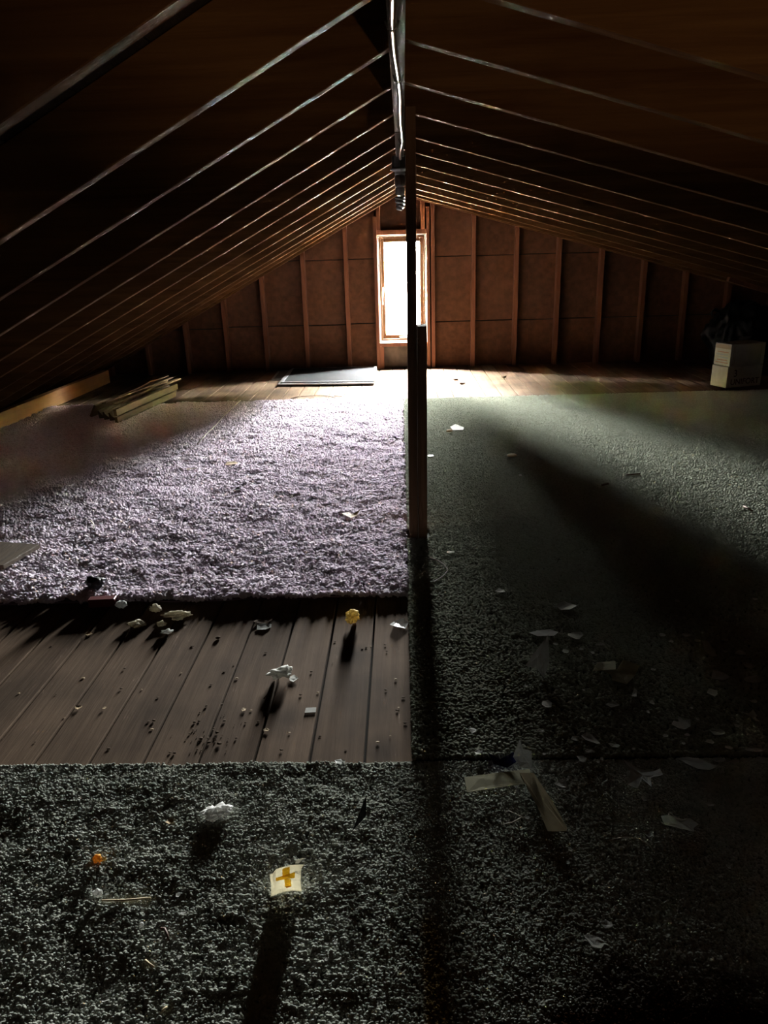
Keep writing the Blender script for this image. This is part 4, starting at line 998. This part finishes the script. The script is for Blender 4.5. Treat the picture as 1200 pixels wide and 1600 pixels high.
lump('foam_piece', 'large white foam piece on the near left carpet', 'foam', -0.382, 1.165, (.052, .034, .015), 'foam_white', ZN - .004, 71, 0.75, 4)
lump('foam_crumb', 'orange foam crumb at the left on the near carpet', 'foam', -0.576, 1.050, (.016, .014, .014), 'foam_orange', ZN - .002, 72, 0.5)
lump('foam_crumb', 'white crumb below the orange foam crumb', 'foam', -0.546, 0.974, (.015, .012, .013), 'foam_white', ZN - .003, 73, 0.5)
strand('twig', 'straight pale twig right of the white crumb on the near left carpet', 'twig', [(-0.534, 0.960, 0.003), (-0.495, 0.961, 0.002), (-0.451, 0.964, 0.004)], [0.0016, 0.0022, 0.0015], 'twig', ZN)
flake('dark_shard', 'thin black triangular shard standing up on the near carpet right of the white foam', 'shard', -0.100, 1.137, 0.0272, 0.0337, 'black', ZN, 74, pts=[(-.5, -.5), (.5, .5), (.45, -.1)], curl=0.0, lift=1.6)
flake('paper_scrap', 'white chip midway between the twig and the cream wrapper', 'paper', -0.406, 0.973, 0.0112, 0.0135, 'paper', ZN, 75, curl=0.1)
flake('paper_scrap', 'pale chip just below the white chip near the twig', 'paper', -0.385, 0.935, 0.0141, 0.0114, 'paper', ZN, 76)
lump('foam_crumb', 'round white crumb low on the near left carpet', 'foam', -0.449, 0.912, (.008, .008, .008), 'foam_white', ZN - .002, 77, 0.3, 2)
flake('paper_scrap', 'bright square chip low on the near left carpet, below the round crumb', 'paper', -0.370, 0.854, 0.0102, 0.0089, 'paper', ZN, 78, curl=0.1)
flake('plaster_flake', 'grey flake in the bottom left of the near carpet', 'plaster flake', -0.462, 0.785, 0.0193, 0.0120, 'paper_grey', ZN, 79)
strand('twig', 'short pale stick in the hollow at the bottom left of the near carpet', 'twig', [(-0.421, 0.846, 0.004), (-0.413, 0.840, 0.004), (-0.404, 0.835, 0.003)], 0.0018, 'twig', ZN)
strand('twig', 'rusty brown curl of bark on the near left carpet', 'twig', [(-0.414, 0.903, 0.004), (-0.407, 0.901, 0.006), (-0.400, 0.891, 0.006), (-0.395, 0.882, 0.002)], 0.0022, 'rust', ZN)
strand('twig', 'short pale stick nearest the bottom edge on the near left carpet', 'twig', [(-0.370, 0.762, 0.003), (-0.367, 0.767, 0.004), (-0.364, 0.771, 0.003)], 0.0016, 'twig', ZN)
flake('brown_leaf', 'dry brown leaf curl left of the large white foam piece', 'leaf', -0.472, 1.147, 0.0190, 0.0155, 'tan', ZN, 80, curl=0.5)
_sp = [(-0.531, 0.976, 0.0068, 0.0068), (-0.182, 0.988, 0.0067, 0.0068), (-0.267, 0.982, 0.0067, 0.0068), (-0.114, 1.021, 0.0068, 0.0057), (-0.136, 1.086, 0.0072, 0.0110), (-0.193, 0.922, 0.0074, 0.0062), (-0.139, 0.876, 0.0061, 0.0069), (-0.126, 0.878, 0.0082, 0.0081), (-0.137, 0.849, 0.0080, 0.0077), (-0.437, 1.185, 0.0078, 0.0090), (-0.546, 1.054, 0.0060, 0.0076), (-0.533, 0.853, 0.0061, 0.0056), (-0.461, 0.797, 0.0136, 0.0051), (-0.371, 0.777, 0.0067, 0.0049), (-0.358, 0.882, 0.0052, 0.0047), (-0.269, 0.852, 0.0050, 0.0044), (-0.263, 1.210, 0.0065, 0.0074), (-0.200, 1.122, 0.0061, 0.0066), (-0.052, 1.013, 0.0057, 0.0057), (-0.050, 0.921, 0.0063, 0.0062), (-0.596, 0.924, 0.0054, 0.0063), (-0.724, 1.128, 0.0076, 0.0084)]
for _i, _q in enumerate(_sp):
    flake('paper_crumb', 'very small pale chip scattered on the near left carpet', 'paper', *_q, 'paper' if _i % 2 else 'paper_grey', ZN, 300 + _i, curl=0.2, group='tiny chips on the near left carpet')

# --- bare boards between the carpets
lump('foam_piece', 'yellow foam lump on the bare boards by the mauve carpet', 'foam', -0.166, 1.988, (.042, .036, .034), 'foam_yellow', 0.0, 81, 0.75, 4)
flake('plastic_scrap', 'crumpled clear plastic scrap at the right end of the bare boards', 'plastic', -0.025, 1.974, 0.0614, 0.0735, 'film', 0.001, 82, curl=0.5)
flake('paper_scrap', 'grey leaf shaped scrap on the boards, left of the yellow foam', 'paper', -0.432, 1.973, 0.0585, 0.0574, 'paper_grey', 0.001, 83, curl=0.3)
flake('brown_leaf', 'brown bark scrap just behind the grey leaf shaped scrap', 'bark', -0.443, 2.006, 0.0672, 0.0422, 'brown_chip', 0.001, 84, curl=0.4)
lump('foam_piece', 'cream foam tuft on the boards, leftmost of the cream tufts', 'foam', -0.827, 1.995, (.048, .030, .013), 'foam', 0.0, 85, 0.8, 4)
lump('foam_piece', 'largest cream foam tuft, at the edge of the mauve carpet', 'foam', -0.715, 2.046, (.075, .035, .017), 'foam', 0.0, 86, 0.8, 4)
lump('foam_piece', 'small cream foam tuft left of the largest one', 'foam', -0.752, 1.996, (.026, .02, .014), 'foam', 0.0, 87, 0.7)
lump('foam_piece', 'small white foam shred in front of the largest cream tuft', 'foam', -0.720, 1.943, (.028, .016, .012), 'foam_white', 0.0, 88, 0.8)
lump('foam_piece', 'pale foam tuft caught on the front edge of the mauve carpet', 'foam', -0.798, 2.084, (.032, .026, .022), 'foam', 0.004, 89, 0.7)
lump('foam_piece', 'white foam lump at the mauve carpet edge, right of the black object', 'foam', -0.916, 2.111, (.034, .026, .024), 'foam_white', 0.006, 90, 0.6)
lump('crumpled_paper', 'crumpled white paper in the middle of the bare boards', 'paper', -0.337, 1.693, (.058, .036, .020), 'paper', 0.0, 91, 0.95, 4)
flake('paper_scrap', 'torn corner of paper touching the right side of the crumpled paper', 'paper', -0.305, 1.683, 0.0340, 0.0440, 'paper', 0.001, 191, curl=0.3)
flake('paper_card', 'small oblong white card on the bare boards', 'card', -0.243, 1.541, 0.0268, 0.0218, 'paper', 0.001, 92, pts=[(-.5, -.5), (.5, -.4), (.48, .5), (-.48, .45)], curl=0.0)
flake('wood_chip', 'tan chip on the boards at the left, near the front carpet', 'wood chip', -0.831, 1.566, 0.0246, 0.0225, 'tan', 0.001, 93, curl=0.3)
flake('wood_chip', 'pale chip on the boards below the left cream foam tuft', 'wood chip', -0.958, 1.947, 0.0256, 0.0242, 'tan', 0.001, 94, curl=0.4)
flake('wood_chip', 'tan chip on the boards right of the dirt patch', 'wood chip', -0.410, 1.548, 0.0159, 0.0192, 'tan', 0.001, 95, curl=0.2)
flake('wood_chip', 'tan chip between two boards, close to the dirt patch', 'wood chip', -0.339, 1.463, 0.0167, 0.0200, 'tan', 0.001, 96, curl=0.2)
lump('dirt_crumb', 'round dark crumb on the boards below the grey leaf shaped scrap', 'dirt', -0.558, 1.910, (.014, .012, .008), 'dirt', 0.0, 97, 0.4, 2)
flake('wood_chip', 'pale chip on the boards left of the dirt patch', 'wood chip', -0.763, 1.562, 0.0131, 0.0140, 'tan', 0.001, 98)
flake('plastic_scrap', 'small clear plastic chip at the front carpet edge on the boards', 'plastic', -0.154, 1.330, 0.0279, 0.0193, 'film', 0.012, 99, curl=0.1)
strand('twig', 'dark splinter lying in front of the white card', 'twig', [(-0.367, 1.592, 0.003), (-0.360, 1.612, 0.003)], 0.0018, 'rust', 0.0)
_dr = random.Random(5)
for _i in range(46):
    _a = _dr.gauss(0, 1); _b = _dr.gauss(0, 1)
    _p = (-0.493 + 0.035 * _a, 1.445 + 0.055 * _b)
    _s = 0.003 + 0.009 * _dr.random() ** 2
    lump('dirt_crumb', 'brown crumb in the patch of dirt on the bare boards', 'dirt', _p[0], _p[1], (_s, _s, _s * .35), 'dirt', 0.0, 400 + _i, 0.5, 1, group='crumbs in the dirt patch')
_sp = [(-1.016, 1.634), (-0.876, 1.429), (-0.915, 1.628), (-0.849, 1.524), (-0.779, 1.750), (-0.752, 1.651), (-0.696, 1.644), (-0.692, 1.401), (-0.633, 1.503), (-0.615, 1.472), (-0.642, 1.607), (-0.545, 1.385), (-0.615, 1.722), (-0.499, 1.725), (-0.480, 1.758), (-0.391, 1.545), (-0.364, 1.497), (-0.403, 1.824), (-0.283, 1.453), (-0.276, 1.610), (-0.262, 1.719), (-0.233, 1.620), (-0.208, 1.763), (-0.212, 1.880), (-0.106, 1.851), (-0.066, 1.857), (-0.061, 1.821), (-0.035, 1.675), (-0.060, 1.627), (-0.031, 1.537), (-0.027, 1.548), (-0.131, 1.837), (-0.120, 1.844), (-0.075, 1.413), (-0.146, 1.387), (-0.292, 1.389), (-0.457, 1.692), (-0.519, 1.663), (-0.624, 1.867), (-0.876, 1.704), (-1.043, 1.880), (-0.210, 1.439), (-0.046, 1.436), (-0.016, 1.592), (-0.011, 1.485)]
for _i, _q in enumerate(_sp):
    _s = 0.003 + 0.005 * _dr.random()
    lump('dirt_crumb', 'small crumb of dirt scattered on the bare boards', 'dirt', _q[0], _q[1], (_s * 1.4, _s, _s * .3), 'dirt' if _i % 3 else 'tan', 0.0, 500 + _i, 0.5, 1, group='scattered crumbs on the bare boards')

# --- on the mauve carpet and the far boards
bk = lump('crumpled_bag', 'black crumpled thing lying at the front edge of the mauve carpet', 'bag', -1.047, 2.232, (.058, .045, .042), 'black', 0.020, 110, 0.6, 3)
mc = MB().box((0, 0, 0), (0.085, 0.03, 0.028), 0.08).build('dark_carton', M['maroon'], origin=(0, 0, 0), bevel=0.002); mc.location = (*(-1.027, 2.117), 0.006)
tag(mc, 'small dark maroon box leaning at the front edge of the mauve carpet', 'box')
flake('bark_chip', 'brown curled chip in the middle of the mauve carpet', 'bark', -0.916, 3.764, 0.0839, 0.0898, 'tan', ZP, 111, curl=0.3)
flake('bark_chip', 'brown chip left of the curled chip on the mauve carpet', 'bark', -1.107, 3.669, 0.0688, 0.0613, 'brown_chip', ZP, 112, curl=0.2)
flake('bark_chip', 'dark forked chip on the bright part of the mauve carpet by the post', 'bark', -0.227, 2.902, 0.0756, 0.0719, 'tan', ZP, 113, pts=[(-.5, -.3), (-.2, .5), (.1, .0), (.5, .4), (.3, -.3), (0, -.5)], curl=0.4)
flake('bark_chip', 'dark speck of bark on the mauve carpet, back right', 'bark', -0.603, 4.089, 0.0336, 0.0744, 'black', ZP, 114, curl=0.3)
flake('bark_chip', 'dark speck of bark on the mauve carpet, left of the middle', 'bark', -0.788, 3.295, 0.0370, 0.0604, 'black', ZP, 115, curl=0.3)
strand('thread', 'short curved pale thread at the left of the mauve carpet', 'thread', [(-1.332, 2.899, 0.002), (-1.299, 2.850, 0.003), (-1.278, 2.804, 0.003), (-1.276, 2.767, 0.002)], 0.0016, 'string', ZP)
strand('cord', 'straight pale cord stretched across the back of the mauve carpet', 'cord', [(-1.218, 4.208, 0.004), (-1.225, 4.434, 0.008), (-1.229, 4.721, 0.006), (-1.243, 5.045, 0.008), (-1.248, 5.364, 0.006), (-1.247, 5.588, 0.004)], 0.0028, 'string', ZP)
strand('wire', 'thin bent wire lying on the far boards in front of the window screens', 'wire', [(-0.889, 5.780, 0.0), (-0.838, 5.857, 0.002), (-0.765, 5.847, 0.003), (-0.695, 5.865, 0.003), (-0.622, 5.855, 0.002), (-0.565, 5.790, 0.003), (-0.497, 5.697, 0.002), (-0.465, 5.734, 0.002), (-0.485, 5.806, 0.002), (-0.549, 5.844, 0.0)], 0.0024, 'rust', 0.002)
strand('twig', 'thin twig on the far boards at the mauve carpet edge, left of the wire', 'twig', [(-0.918, 5.702, 0.002), (-0.864, 5.749, 0.004), (-0.817, 5.854, 0.003)], 0.003, 'brown_chip', 0.002)
for _i, (_lab, _q) in enumerate((('dark chip on the far boards right of the post, larger of two', (0.464, 6.477)), ('dark chip on the far boards right of the post, beside the larger one', (0.503, 6.266)), ('dark chip on the far boards in front of the second bay right of the post', (0.892, 6.547)))):
    lump('bark_chip', _lab, 'bark', _q[0], _q[1], (.05, .05, .014), 'brown_chip', 0.0, 600 + _i, 0.5, 2)


print('tris', sum(len(o.data.polygons) for o in scene.objects if o.type == 'MESH'), len(scene.objects))
